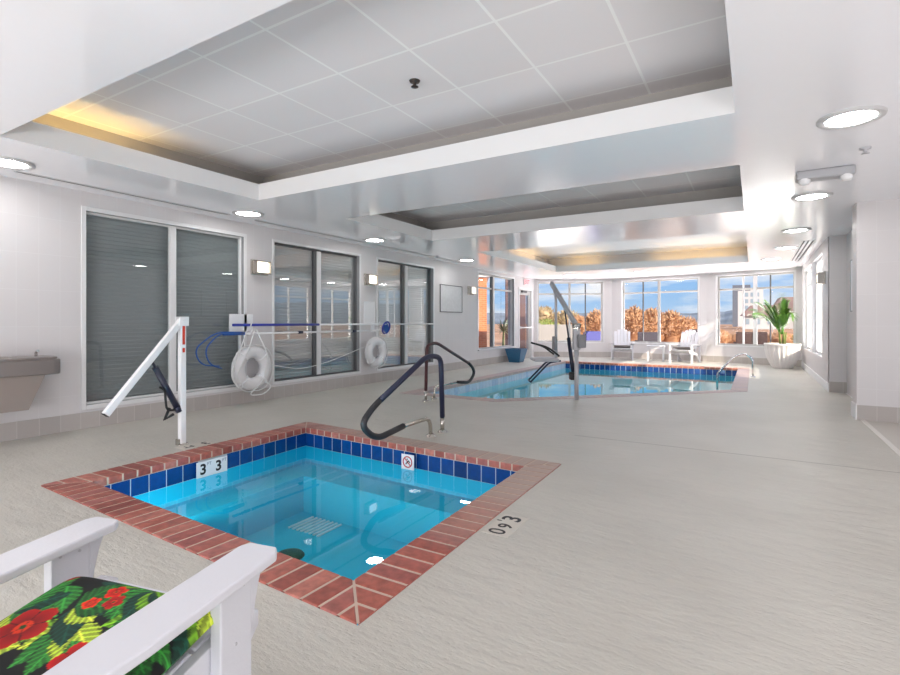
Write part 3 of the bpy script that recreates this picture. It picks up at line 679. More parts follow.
# ================================================================ SWIMMING POOL
pool = thing('swimming_pool', 'large indoor swimming pool with a cut-off near corner in front of the far windows', 'swimming pool')
b = MB(); br = MB()
for i in range(5): coping_edge(br if i == 3 else b, POOL_O, POOL_I, i, .27, .135, .012, -.05, .006)
b.build('brick_coping', M['pool_brick'], pool); o = br.build('brick_coping', M['pool_brick_red'], pool); o['label'] = 'orange red brick coping along the far side'
b = MB(); o2 = inset(POOL_O, .002); i2 = inset(POOL_I, -.004); ring(b, o2, i2, .001, .001); ring(b, i2[::-1], i2[::-1], -.05, .001); b.build('mortar_bed', M['mortar'], pool)
PW = inset(POOL_I, -.012); PZ = -.20
b = MB(); ring(b, PW[::-1], PW[::-1], -1.3, -.045); b.quad([(*p, -1.3) for p in PW]); b.build('basin', M['pool_plaster'], pool)
b = MB(); q = inset(PW, .001)[::-1]; ring(b, q, q, -.206, -.05); b.build('grout', M['grout'], pool)
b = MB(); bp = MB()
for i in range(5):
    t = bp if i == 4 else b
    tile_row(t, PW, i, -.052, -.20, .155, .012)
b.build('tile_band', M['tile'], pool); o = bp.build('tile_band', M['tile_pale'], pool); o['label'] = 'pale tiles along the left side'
for u in (.2, .5, .8):  # unseen glowing discs added below the cut corner to brighten the pool
    pa, pb = Vector(PW[1]), Vector(PW[2]); q = pa.lerp(pb, u)+Vector((-.012, .012))
    b = MB(); b.mx = Matrix.Translation((q.x, q.y, -.50)) @ Matrix.Rotation(PI/4, 4, 'Z') @ Matrix.Rotation(-PI/2, 4, 'X'); b.lathe([(.13, -.008), (.13, .008), (.11, .014), (0, .018)], (0, 0, 0), 24); b.build('added_water_fill', M['pool_fill'], pool)
b = MB(); b.quad([(*p, PZ) for p in inset(POOL_I, -.008)]); b.build('water', M['pool_water'], pool)

# ================================================================ RAILS
def rail(name, label, base_xy, rz, H_, reach, m_grip, m_grip2, low=.2, r=.024):
    # local +y points towards the water
    t = thing(name, label, 'handrail', (base_xy[0], base_xy[1], 0), rz)
    pts = [(0, 0, .17), (0, 0.03, H_-.02), (0, .30, H_+.02), (0, reach-.14, .55*H_-.02), (0, reach+.03, low+.12), (0, reach-.18, low-.05), (0, reach-.62, low)]
    path = fillet(pts, [.1, .16, .14, .12, .14])
    ka = [p for p in path if p.y < reach*.62 or p.z > .42*H_]
    n = next(i for i, p in enumerate(path) if p.y > .95*reach*.5 and p.z < .78*H_)
    b = MB(); b.tube(path[:n+1], r+.005, 14); b.build('grip', m_grip2, t)
    b = MB(); b.tube(path[n:], r+.006, 14); b.build('grip', m_grip, t)
    b = MB(); b.tube([(0, 0, 0), (0, 0, .175)], r, 14)
    b.tube(fillet([(0, reach-.6, low), (0, .26, low+.005), (0, .24, 0)], [.1]), r*.9, 14); b.build('steel_tube', M['steel'], t)
    for yy in (0, .24):
        b = MB(); b.lathe([(.028, .03), (.034, .028), (.05, .012), (.058, 0)], (0, yy, 0), 20); b.build('escutcheon', M['steel'], t)
    return t
rail('tub_handrail', 'black padded looped handrail beside the hot tub with a bare steel lower end', (-3.04, 4.93), PI, .87, 1.37, M['black_grip'], M['blue_grip'])  # navy upper grip puts a bluish highlight into the black padding's colour
rail('pool_handrail', 'slim dark looped handrail at the near left corner of the swimming pool', (-4.45, 6.72), 0, .90, 1.62, M['black_grip'], M['maroon_grip'], r=.021)
t = thing('pool_grab_rail', 'bare chrome grab rail at the right edge of the swimming pool', 'handrail', (-.02, 13.47, 0))
b = MB(); b.tube(fillet([(0, 0, 0), (0, 0, .42), (-.16, 0, .54), (-.36, 0, .46), (-.72, 0, .05), (-.72, 0, -.45)], [.12, .12, .1, .1]), .024, 14); b.build('tube', M['chrome'], t)
b = MB(); b.lathe([(.026, .03), (.034, .028), (.055, .01), (.06, 0)], (0, 0, 0), 20); b.build('escutcheon', M['chrome'], t)

# ================================================================ WHITE TUB LIFT
t = thing('tub_access_lift', 'white post lift with slanted arm and dark gas cylinder beside the hot tub', 'pool lift', (-5.03, 3.08, 0))
b = MB(); b.box((-.03, -.03, 0), (.03, .03, 1.27), bev=.008); b.build('post', M['white_paint'], t)
b = MB(); b.mx = Matrix.Translation((.0, .0, 1.27)); b.box((-.042, -.05, -.06), (-.03, .05, .035), bev=.004); b.box((.03, -.05, -.06), (.042, .05, .035), bev=.004); b.tube([(-.05, 0, 0), (.05, 0, 0)], .014, 10); b.build('pivot_bracket', M['white_paint'], t)
b = MB(); d = Vector((0, -.72, -.86)); ang = math.atan2(d.z, d.y)
b.mx = Matrix.Translation((0, 0, 1.27)) @ Matrix.Rotation(ang, 4, 'X'); b.box((-.028, 0, -.03), (.028, 1.12, .03), bev=.008); arm = b.build('arm', M['white_paint'], t)
b = MB(); b.mx = Matrix.Translation((0, 0, 1.27)) @ Matrix.Rotation(ang, 4, 'X'); b.box((-.024, 1.12, -.026), (.024, 1.126, .026)); b.build('end_cap', M['black'], arm)
A = Vector((.0, -.30, .86)); B = Vector((.0, -.03, .34)); b = MB(); b.tube([A, A.lerp(B, .12)], .012, 10); b.tube([A.lerp(B, .1), A.lerp(B, .92)], .03, 16); b.tube([A.lerp(B, .9), B], .034, 14); b.build('gas_cylinder', M['navy_metal'], t)
b = MB(); b.tube(fillet([B+Vector((.0, -.03, .02)), (.02, -.17, .37), (.02, -.19, .58), (.02, -.24, .61)], [.05, .03]), .011, 8); b.tube([B+Vector((.0, -.1, .05)), B+Vector((0, -.15, -.06)), B+Vector((0, -.06, -.02))], .016, 8); b.build('hose', M['black'], t)
b = MB(); b.box((.0302, -.014, 1.02), (.0312, .014, 1.22)); b.box((.0302, -.013, .94), (.0312, .013, .985)); b.build('red_print', M['red_print'], t)
b = MB(); b.lathe([(.0, .014), (.05, .012), (.06, 0)], (0, 0, 0), 20); b.box((-.02, -.06, 0), (.02, -.03, .06), bev=.004); b.build('deck_anchor', M['steel'], t)

# ================================================================ BIG POOL LIFT
t = thing('pool_access_lift', 'grey mast lift with hanging seat at the cut corner of the swimming pool', 'pool lift', (-2.45, 8.08, 0))
dr_ = Vector((-.707, .707, 0)); Rr = Vector((.859, .512, 0))
b = MB(); b.tube([(0, 0, 0), (0, 0, .82)], .034, 18); b.build('lower_post', M['grey_metal'], t)
b = MB(); b.mx = Matrix.Rotation(.54, 4, 'Z'); b.box((-.055, -.05, .80), (.055, .05, 1.14), bev=.01); b.build('upper_post', M['grey_metal'], t)
b = MB(); b.mx = Matrix.Rotation(.54, 4, 'Z'); b.box((.0, -.14, .84), (.12, -.052, 1.05), bev=.012); b.box((.02, -.15, .87), (.1, -.14, .97), bev=.004); b.build('battery_box', M['grey_box'], t)
Pv = Vector((0, 0, 1.19)); Tp = dr_*.90 + Vector((0, 0, 1.93))
b = MB(); dv = (Tp-Pv); x = dv.normalized(); y = Vector((0, 0, 1)).cross(x).normalized(); z = x.cross(y)
b.mx = Matrix.Translation(Pv) @ Matrix((x, y, z)).transposed().to_4x4()
b.box((-.05, -.028, -.04), (dv.length+.03, .028, .035), bev=.008); b.build('boom', M['grey_metal'], t)
b = MB(); b.tube([Pv+y*-.06, Pv+y*.06], .04, 16); b.mx = Matrix.Translation((0, 0, 0)); b.box((-.04, -.04, 1.1), (.04, .04, 1.2), bev=.006); b.build('pivot', M['steel'], t)
mid = dr_*.40+Vector((0, 0, 1.44)); bot = dr_*.09+Vector((0, 0, .36))
b = MB(); b.tube([mid, mid.lerp(bot, .45)], .014, 12); b.tube([mid.lerp(bot, .42), bot], .032, 16); b.build('actuator', M['navy_metal'], t)
b = MB(); b.mx = Matrix.Translation(dr_*.09+Vector((0, 0, .38))) @ Matrix.Rotation(.54, 4, 'Z'); b.box((-.07, -.06, -.07), (.05, .06, .06), bev=.02); b.build('actuator_motor', M['black'], t)
hx = dr_*.74
b = MB(); b.tube(fillet([Tp, hx+Vector((0, 0, 1.72)), hx+Vector((0, 0, .60))], [.12]), .024, 14); b.build('hanger', M['grey_metal'], t)
se = thing_loc = None
seat = MB(); sm = Matrix.Translation(hx+Vector((0, 0, .60))) @ Matrix.Rotation(math.atan2(-.512, -.859), 4, 'Z')   # local x = seat front (left in view)
seat.mx = sm; seat.box((-.02, -.22, -.03), (.42, .22, .03), bev=.025); seat = seat.build('seat', M['grey_metal'], t)
b = MB(); b.mx = sm; b.box((.0, -.10, .16), (.05, .10, .40), bev=.015); b.build('back_pad', M['grey_box'], t)
for s in (-1, 1):
    b = MB(); b.mx = sm; b.tube(fillet([(-.01, .23*s, .07), (.18, .24*s, .22), (.40, .24*s, .28)], [.1]), .016, 10); b.build('armrest', M['black'], t)
b = MB(); b.mx = sm
for s in (-1, 1): b.tube(fillet([(-.06, .12*s, -.02), (.14, .12*s, -.05), (.46, .12*s, -.38)], [.06]), .016, 10)
b.tube([(.46, -.14, -.38), (.46, .14, -.38)], .016, 10); b.build('footrest', M['navy_metal'], t)

# ================================================================ LEFT WALL FITTINGS
t = thing('drinking_fountain', 'stainless steel drinking fountain mounted low on the left wall', 'drinking fountain', (XL+.003, 1.9, 0))
b = MB(); 
def rr(x0, y0, x1, y1, r, n=6):
    out = []
    for cx, cy, a0 in ((x1-r, y1-r, 0), ):
        pass
    pts = [(x0, y0)]
    for k in range(n+1): a = -PI/2+k/n*PI/2; pts.append((x1-r+r*math.cos(a), y0+r+r*math.sin(a)))
    for k in range(n+1): a = k/n*PI/2; pts.append((x1-r+r*math.cos(a), y1-r+r*math.sin(a)))
    pts.append((x0, y1)); return pts
b.prism(rr(.0, -.75, .43, .66, .09), .70, .86, bev=.012); b.prism(rr(.0, -.73, .41, .64, .09), .855, .885, bev=.012); b.build('basin', M['fountain_steel'], t)
b = MB()
A = [(0, -.62, .34), (.30, -.62, .34), (.30, .40, .34), (0, .40, .34)]; Bq = [(0, -.66, .70), (.37, -.66, .70), (.37, .52, .70), (0, .52, .70)]
vb = [b.v(p) for p in A]; vt = [b.v(p) for p in Bq]
b.face(vb[::-1]); b.face(vt)
for i in range(4): b.face([vb[i], vb[(i+1) % 4], vt[(i+1) % 4], vt[i]])
b.build('shroud', M['fountain_shroud'], t)
b = MB(); b.tube(fillet([(.20, .50, .88), (.20, .50, .935), (.25, .50, .945)], [.03]), .014, 10); b.build('bubbler', M['chrome'], t)
b = MB(); b.lathe([(.0, .014), (.17, .012), (.19, 0)], (.21, .1, .884), 24); b.build('drain_bowl', M['steel'], t)

def sconce(label, loc, rz):
    t = thing('wall_sconce', label, 'wall light', loc, rz, 'boxy wall sconces')
    b = MB(); b.box((.0, -.16, -.12), (.025, .16, .12), bev=.006); b.build('backplate', M['steel'], t)
    b = MB(); b.box((.02, -.115, -.085), (.115, .115, .085), bev=.02, seg=3); b.build('shade', M['sconce_glow'], t)
    b = MB()
    for z in (-.10, .088): b.box((.02, -.14, z), (.125, .14, z+.014), bev=.003)
    for y in (-.14, .126): b.box((.02, y, -.10), (.125, y+.014, .10), bev=.003)
    b.build('cage', M['steel'], t)
    return t
s1 = sconce('lit boxy wall sconce between the first and second dark windows', (XL, 5.40, 2.11), 0)
dup(s1, (XL, 8.09, 2.11), 0, 'lit boxy wall sconce above the second ring buoy')
dup(s1, (XL, 12.42, 2.12), 0, 'lit boxy wall sconce right of the framed notice board')
dup(s1, (XR, 11.9, 2.08), PI, 'wall sconce on the right hand wall by the tall plant')

def ring_buoy(label, loc, R, tilt):
    t = thing('ring_buoy', label, 'life ring', loc)
    b = MB(); n = 40
    b.mx = Matrix.Rotation(tilt, 4, 'Y')
    b.tube([(0, R*.73*math.cos(2*PI*k/n), R*.73*math.sin(2*PI*k/n)) for k in range(n)], R*.28, 14, closed=True); b.build('ring', M['buoy'], t)
    b = MB(); b.mx = Matrix.Rotation(tilt, 4, 'Y')
    pts = []
    for k in range(48):
        a = 2*PI*k/48; q = R*(1.03+.10*abs(math.sin(2*a))); pts.append((.05, q*math.cos(a), q*math.sin(a)))
    b.tube(pts, .009, 6, closed=True)
    b.build('grab_rope', M['rope'], t)
    for k in range(4):
        b = MB(); b.mx = Matrix.Rotation(tilt, 4, 'Y'); a = PI/4+k*PI/2; c = Vector((0, R*.73*math.cos(a), R*.73*math.sin(a)))
        rad = Vector((0, math.cos(a), math.sin(a))); pts = [c+(rad*math.cos(q)+Vector((1, 0, 0))*math.sin(q))*(R*.292) for q in [2*PI*j/14 for j in range(14)]]
        b.tube(pts, .012, 6, closed=True); b.build('strap', M['white_plastic'], t)
    return t
rb = ring_buoy('larger white ring buoy with looped rope hung below the clear bracket', (XL+.16, 5.14, .55), .335, 0)
ring_buoy('smaller white ring buoy on the wall between second and third windows', (XL+.13, 8.15, .64), .30, 0)
t = thing('throw_rope', 'thin white throw rope coiled and drooping around the larger ring buoy', 'rope', (XL+.16, 5.14, .03))
b = MB()
b.tube(fillet([(.06, -.12, 1.12), (.10, -.30, .75), (.12, -.46, .45), (.08, -.30, .24), (.1, -.22, .26), (.11, -.36, .42), (.10, -.12, .82), (.05, .02, 1.12)], .12), .009, 6)
b.tube(fillet([(.05, .05, 1.1), (.12, .22, .70), (.11, .12, .30), (.09, -.14, .12), (.10, .14, .10), (.11, .30, .22), (.08, .16, .32)], .12), .009, 6)
b.tube(fillet([(.08, .3, .55), (.05, .9, .42), (.03, 1.6, .50), (.05, 2.75, .78)], .3), .006, 6)
b.build('rope_coil', M['rope'], t)
t = thing('pole_bracket', 'clear white wall bracket plate above the larger ring buoy', 'bracket', (XL, 5.02, 1.2))
b = MB(); b.box((0, -.16, -.10), (.012, .26, .17), bev=.005); b.build('backplate', M['white_plastic'], t)
b = MB(); b.tube(fillet([(.012, .1, .0), (.16, .1, -.02), (.19, .1, .06)], [.03]), .01, 8); b.tube(fillet([(.012, .1, -.13), (.16, .1, -.15), (.19, .1, -.07)], [.03]), .01, 8); b.build('hook', M['white_plastic'], t)
t = thing('pole_bracket', 'small white bracket holding the poles above the second ring buoy', 'bracket', (XL, 8.20, 1.2))
b = MB(); b.box((0, -.06, -.16), (.012, .06, .10), bev=.005); b.build('backplate', M['white_plastic'], t)
b = MB(); b.tube(fillet([(.012, 0, .0), (.16, 0, -.02), (.19, 0, .06)], [.03]), .01, 8); b.tube(fillet([(.012, 0, -.13), (.16, 0, -.15), (.19, 0, -.07)], [.03]), .01, 8); b.build('hook', M['white_plastic'], t)
xp = XL+.15
t = thing('telescopic_pole', 'upper long pool pole, blue at the left and white further along', 'pole', (xp, 4.7, 1.205))
b = MB(); b.tube([(0, 0.12, 0), (0, 1.85, 0)], .020, 12); b.build('pole_section', M['blue_pole'], t)
b = MB(); b.tube([(0, 1.8, 0), (0, 5.6, 0)], .016, 12); o = b.build('pole_section', M['white_plastic'], t)
t = thing('rescue_hook', 'lower white pole ending in a looped blue rescue hook at its left end', 'rescue hook', (xp, 4.72, 1.075))
b = MB(); b.tube([(0, 0, 0), (0, 3.2, 0)], .015, 12); b.build('pole', M['white_plastic'], t)
b = MB()
for k, (dx, wd, dz) in enumerate(((.0, .52, .0), (.05, .40, -.01))):
    b.tube(fillet([(dx, .25, .02+dz), (dx, -wd*.35, .03), (dx+.02, -wd, -.20), (dx+.02, -wd*.82, -.42), (dx, -.12, -.46-.03*k)], .16), .010, 8)
b.tube([(0, -.06, 0), (0, .32, 0)], .022, 10)
b.build('hook_loop', M['blue_plastic'], t)
for y in (1.35, 2.7):
    b = MB(); b.tube([(0, y, 0), (0, y+.1, 0)], .024, 10); b.build('pole_clamp', M['blue_grip'], t)
t = thing('skimmer_net', 'blue skimmer head hanging at the poles above the second ring buoy', 'pool net', (xp+.02, 8.42, 1.13))
b = MB(); b.tube([(0+.03*math.sin(a), .13*math.cos(a)*.9+.02, .12*math.sin(a)) for a in [2*PI*k/20 for k in range(20)]], .018, 8, closed=True); b.build('hoop', M['blue_pole'], t)
b = MB(); b.lathe([(0, -.05), (.06, -.03), (.10, .01)], (0, 0, 0), 16); me = b.bm
for v in b.bm.verts: v.co = Vector((v.co.z*.8, v.co.x, v.co.y))
b.build('net', M['blue_plastic'], t)
b = MB(); b.tube([(0, -.15, -.04), (0, -.42, -.05)], .016, 8); b.build('handle', M['white_plastic'], t)

def board(name, label, loc, w, h, rz, frame=M['dark_gasket'], face=None, cat='sign'):
    t = thing(name, label, cat, loc, rz)
    b = MB(); b.box((.004, -w/2+.01, -h/2+.01), (.014, w/2-.01, h/2-.01)); b.build('panel', face or M['sign_white'], t)
    b = MB(); f = .018
    for a in ((-w/2, -h/2, -w/2+f, h/2), (w/2-f, -h/2, w/2, h/2), (-w/2+f, -h/2, w/2-f, -h/2+f), (-w/2+f, h/2-f, w/2-f, h/2)): b.box((0, a[0], a[1]), (.022, a[2], a[3]), bev=.003, seg=1)
    b.build('frame', frame, t); return t
t = board('notice_board', 'framed pale notice board between third dark window and far left window', (XL, 11.38, 1.85), 1.12, .70, 0, face=pm('notice_face', rgb(206, 206, 208), rough=.35, var=.08, vscale=14))
board('notice_sign', 'small frameless looking white notice under the second wall sconce', (XL, 8.09, 1.45), .34, .44, 0, frame=M['white_plastic'], face=pm('pale_sign_face', rgb(232, 231, 233), rough=.35))
board('framed_notice', 'tall thin framed notice in the alcove of the right hand wall', (1.40, 10.3, 1.85), .9, .86, PI, frame=M['jamb_grey'], face=pm('alcove_notice_face', rgb(226, 225, 230), rough=.4))
t = thing('exit_sign', 'white exit sign with red letters above the glazed door', 'exit sign', (XL, 16.42, 2.62))
b = MB(); b.box((.0, -.22, -.11), (.05, .22, .11), bev=.008); b.build('housing', M['exit_face'], t)
text('EXIT', .2, Matrix.Translation((.0512, 0, 0)) @ Rw, M['exit_red'], t, 'lettering', .004)

# ================================================================ CEILING FITTINGS
def downlight(label, x, y, R=.21):
    t = thing('ceiling_downlight', label, 'ceiling light', (x, y, H), 0, 'round recessed ceiling lights')
    b = MB(); b.lathe([(R, 0), (R, -.012), (R*.95, -.022), (R*.76, -.018), (R*.74, -.006)], (0, 0, 0), 36); b.build('trim_ring', M['lamp_trim'], t)
    b = MB(); b.lathe([(0, -.012), (R*.75, -.012), (R*.75, -.004)], (0, 0, 0), 36); 
    for f in b.bm.faces: f.normal_flip()
    b.build('lens', M['lens'], t); return t
d1 = downlight('large round ceiling light nearest the camera on the right', .62, 4.80)
for x, y, lab in ((.60, 7.56, 'round ceiling light just beyond the white emergency fixture'), (.60, 10.22, 'third round ceiling light from the front along the right side'),
                  (.56, 12.5, 'fourth round ceiling light from the front along the right side'), (.35, 14.6, 'farthest round ceiling light on the right, before the slot vent end'),
                  (-6.13, 2.02, 'round ceiling light at the left edge above the drinking fountain'), (-6.10, 4.70, 'round ceiling light above the first wall sconce'),
                  (-6.05, 7.42, 'round ceiling light above the second dark window'), (-6.08, 11.0, 'round ceiling light above the framed notice board'),
                  (-3.0, 16.3, 'round ceiling light before the middle far window'), (-.9, 16.2, 'round ceiling light before the right far window'), (-5.2, 16.3, 'round ceiling light before the left far window'),
                  (3.0, 2.5, 'unseen round ceiling light added over the side lobby')):  # lobby light is added out of view
    dup(d1, (x, y, H), 0, lab)
t = thing('emergency_light', 'white wedge shaped emergency light fixture on the ceiling at right', 'emergency light', (.61, 6.34, H))
b = MB(); b.mx = Matrix.Rotation(.0, 4, 'Z'); b.box((-.24, -.09, -.09), (.24, .09, 0), bev=.02, seg=3); b.build('housing', pm('fixture_grey', rgb(176, 176, 180), rough=.5), t)
for s in (-1, 1):
    b = MB(); b.lathe([(0, -.14), (.04, -.135), (.055, -.10), (.05, -.08)], (.17*s, -.04, 0), 16)
    for f in b.bm.faces: f.normal_flip()
    b.build('lamp_head', M['white_plastic'], t)
def sprinkler(label, loc, m):
    t = thing('sprinkler_head', label, 'sprinkler', loc, 0)
    b = MB(); b.lathe([(.045, 0), (.04, -.012), (.015, -.016), (.012, -.045), (.03, -.048), (.03, -.052), (0, -.054)], (0, 0, 0), 20)
    for f in b.bm.faces: f.normal_flip()
    b.build('deflector', m, t); return t
sprinkler('dark sprinkler head on the panelled ceiling of the nearest cove', (-2.38, 3.43, ZP), M['sprinkler'])
sprinkler('small grey sprinkler head on the ceiling beside the emergency fixture', (.84, 5.72, H), M['grey_metal'])
sprinkler('tiny dark sprinkler head in the farthest cove', (-2.6, 11.9, ZP), M['sprinkler'])
sprinkler('small dark sprinkler near the ceiling edge above the framed notice board', (-6.3, 10.0, H), M['grey_metal'])
def slot(label, x0, y0, y1, n):
    t = thing('slot_diffuser', label, 'air vent', (x0, y0, H))
    b = MB()
    for k in range(n): b.box((.07*k, 0, -.004), (.07*k+.028, y1-y0, 0))
    b.build('slot', M['slot_dark'], t)
    b = MB(); w = .07*(n-1)+.028
    b.box((-.02, -.02, -.006), (-.001, y1-y0+.02, 0)); b.box((w+.001, -.02, -.006), (w+.02, y1-y0+.02, 0)); b.build('trim_strip', M['lamp_trim'], t)
slot('long dark slot vent along the ceiling above the first dark window', -6.45, 2.2, 4.62, 1)
slot('three line slot vent on the ceiling near the right far window', .80, 11.7, 15.4, 3)
slot('long thin slot vent along the ceiling over the left windows', -6.45, 5.1, 11.5, 1)
t = thing('ceiling_vent', 'grey square vent at the right edge of the ceiling', 'air vent', (1.75, 7.3, H))
b = MB(); b.box((-.2, -.2, -.02), (.2, .2, 0), bev=.004); b.build('frame', M['grey_metal'], t)
b = MB()
for k in range(6): b.box((-.17, -.16+k*.06, -.026), (.17, -.14+k*.06, -.018))
b.build('louver', M['grey_box'], t)
# warm lamps lying in the cove troughs
def cove_lamp(label, a, c, m='cove_tube'):
    t = thing('cove_lamp', label, 'cove light', a, 0, 'warm tube lamps in the ceiling coves')
    b = MB(); d = Vector(c)-Vector(a); b.tube([(0, 0, 0), tuple(d)], .016, 10); b.build('tube', M[m], t)
    q = d.normalized()*.03
    for u in ((tuple(-q), (0, 0, 0)), (tuple(d), tuple(d+q))):
        b = MB(); b.tube(u, .02, 10); b.build('lamp_holder', M['white_plastic'], t)
cove_lamp('warm tube lamp hidden in the left trough of the nearest cove', (-5.60, 1.80, 2.83), (-5.60, 2.95, 2.83))
cove_lamp('warm tube lamp in the far trough of the farthest cove, left', (-4.9, 15.35, 2.83), (-3.9, 15.35, 2.83), 'cove_tube_dim')
cove_lamp('warm tube lamp in the far trough of the farthest cove, right', (-2.4, 15.35, 2.83), (-.3, 15.35, 2.83), 'cove_tube_dim')
cove_lamp('warm tube lamp in the left trough of the farthest cove', (-5.45, 12.6, 2.83), (-5.45, 14.4, 2.83), 'cove_tube_dim')

# ================================================================ CHAIRS
def make_chair(name, label, loc, rz, group=None):
    # adirondack style armchair; local +y is the front
    t = thing(name, label, 'chair', loc, rz, group)
    for s in (-1, 1):
        b = MB(); x = .326*s
        prof = [(q*s, w) for q, w in ((.258, .425), (.252, -.02), (.275, -.47), (.335, -.49), (.36, -.43), (.394, .0), (.394, .42), (.372, .45), (.278, .452))]
        if s > 0: prof = prof[::-1]
        if s > 0: prof = prof
        b.mx = Matrix.Translation((0, .45, .575)) @ Matrix.Rotation(.05, 4, 'X') @ Matrix.Translation((0, -.45, -.575)); b.prism(prof, .547, .575, bev=.006); b.build('arm', M['white_poly'], t)
        b = MB(); b.box((x-.019, .255, 0), (x+.019, .375, .546), bev=.005); leg = b.build('front_leg', M['white_poly'], t)
        b = MB(); g = [(.375, .38), (.386, .38), (.394, .43), (.41, .49), (.432, .546), (.375, .543)]; b.prism(g, x-.016, x+.016, bev=.004, axis='x'); b.build('arm_bracket', M['white_poly'], t)
        b = MB(); xr = x+.037*s if False else x-.035*s
        b.prism([(.41, .29), (.45, .33), (.45, .375), (.41, .40), (-.20, .29), (-.52, .0), (-.42, .0), (-.16, .21)], xr-.016, xr+.016, bev=.004, axis='x'); b.build('side_rail', M['white_poly'], t)
        b = MB(); b.prism([(-.40, .0), (-.32, .0), (-.33, .505), (-.41, .50)], x-.016, x+.016, bev=.004, axis='x'); b.build('rear_leg', M['white_poly'], t)
        for yy, zz in ((.28, .515), (.34, .51), (.31, .36)):
            b = MB(); b.tube([(x-.0215, yy, zz), (x+.0215, yy, zz)], .0045, 8); b.build('screw', M['grey_metal'], t)
    n = 7
    for k in range(n):
        y1 = .395-k*.085; z = .405-(.395-y1)*.19
        b = MB(); b.mx = Matrix.Translation((0, y1, z)) @ Matrix.Rotation(.18, 4, 'X'); b.box((-.275, -.075, -.022), (.275, 0, 0), bev=.005); b.build('seat_slat', M['white_poly'], t)
    for k in range(5):
        x0 = -.26+k*.106; hgt = .72+.08*math.cos((k-2)*.8)
        b = MB(); b.mx = Matrix.Translation((0, -.20, .27)) @ Matrix.Rotation(.38, 4, 'X'); fl = 1+.0
        b.box((x0, -.022, 0), (x0+.094, 0, hgt), bev=.006); b.build('back_slat', M['white_poly'], t)
    b = MB(); b.box((-.34, -.40, .46), (.34, -.36, .50), bev=.005); b.build('back_rail', M['white_poly'], t)
    return t
ch_rz = math.radians(11.8)
fg = make_chair('adirondack_chair', 'large white slatted armchair in the near left corner facing the hot tub', (-1.505, .534, 0), ch_rz)

# tropical cushion
leafs = []
rnd = random.Random(3)
def col8(r, g, b): return rgb(r, g, b)[:3]
def fan(cx, cy, n, r0, size, hue): 
    for k in range(n): leafs.append((cx, cy, r0+k*(2*PI/n)*.42, size*(.8+.4*rnd.random()), size*.38, hue[k % len(hue)]))
greens = [col8(84, 150, 92), col8(160, 192, 92), col8(50, 122, 108), col8(200, 212, 122), col8(106, 170, 106)]
for cx, cy, r0, n in ((-.17, .21, -2.9, 6), (.02, .10, -2.6, 6), (.18, .20, -2.8, 6), (-.16, -.03, -1.2, 5), (.2, -.02, .4, 6), (.05, .27, -3.0, 6), (.0, -.2, .4, 7), (-.22, .10, -.6, 4), (.21, .10, -2, 5), (.29, .26, -2.6, 6), (.30, .02, -3.0, 6), (.27, -.12, 2.2, 5), (-.05, .15, -.8, 5), (.10, .27, -1.9, 5)):
    fan(cx, cy, n, r0, .135, [greens[rnd.randrange(5)] for _ in range(n)])
flowers = [(-.115, .06, .075, col8(206, 34, 42)), (.005, .225, .030, col8(232, 84, 44)), (.04, .19, .028, col8(214, 44, 48)), (-.215, .255, .022, col8(206, 40, 70)), (.13, .02, .055, col8(216, 52, 46)), (-.02, .17, .024, col8(238, 110, 50)), (.22, .24, .03, col8(150, 190, 70)), (-.18, -.14, .06, col8(206, 34, 42))]
def pattern(x, y):
    c = col8(22, 26, 34)
    for lx, ly, a, l, w, h in leafs:
        dx, dy = x-lx, y-ly; u = dx*math.cos(a)+dy*math.sin(a); v = -dx*math.sin(a)+dy*math.cos(a)
        if 0 < u < l:
            hw = w*math.sin(PI*(u/l)**.8)*.8
            if abs(v) < hw:
                k = 1.0
                if abs(v) < .0022: k = 1.7
                elif math.sin((u-abs(v)*.9)*300) > .5: k = 1.4
                elif abs(v) > hw*.8: k = .6
                c = tuple(min(1, q*k) for q in h)
    for fx, fy, r, h in flowers:
        dx, dy = x-fx, y-fy; d = math.hypot(dx, dy); a = math.atan2(dy, dx)
        rr_ = r*(.72+.28*abs(math.sin(a*2.5+fx*40)))
        if d < rr_:
            k = .62+.55*(d/rr_) if d > r*.18 else 1
            c = tuple(min(1, q*k) for q in h)
            if d < r*.3: c = col8(236, 120, 40)
            if d < r*.12: c = col8(90, 140, 80)
            elif abs(math.sin(a*2.5+fx*40)) < .12: c = tuple(q*.5 for q in h)
    return c
t = thing('seat_cushion', 'tropical print cushion with red flowers and green leaves on the near white chair', 'cushion', (-1.505, .534, 0), ch_rz)
bm = bmesh.new(); NX, NY = 150, 170; cw, y0c, y1c, th = .287, -.30, .292, .10; cxo = .034
vl = bm.loops.layers.color.new('print')
def cpos(i, j, top):
    u = -1+2*i/NX; v = -1+2*j/NY; x = cxo+cw*u; y = (y0c+y1c)/2+(y1c-y0c)/2*v
    e = (1-abs(u)**8)*(1-abs(v)**8); e = max(0, e)**.5
    zc = .352+.21*(y+.0)*.9+ .012
    zc += .03
    zz = zc + (th/2)*e*(1+.10*math.cos(PI*u/2)) if top else zc - (th/2)*e
    return (x, y, zz)
rows = {}
for top in (1, 0):
    for i in range(0, NX+1, 1 if top else 10):
        for j in range(0, NY+1, 1 if top else 10): rows[(top, i, j)] = bm.verts.new(cpos(i, j, top))
for i in range(NX):
    for j in range(NY):
        f = bm.faces.new([rows[(1, i, j)], rows[(1, i+1, j)], rows[(1, i+1, j+1)], rows[(1, i, j+1)]]); f.smooth = True
for i in range(0, NX, 10):
    for j in range(0, NY, 10):
        f = bm.faces.new([rows[(0, i, j)], rows[(0, i, j+10)], rows[(0, i+10, j+10)], rows[(0, i+10, j)]]); f.smooth = True
for f in bm.faces:
    for l in f.loops:
        c = pattern(l.vert.co.x, l.vert.co.y); l[vl] = (*c, 1)
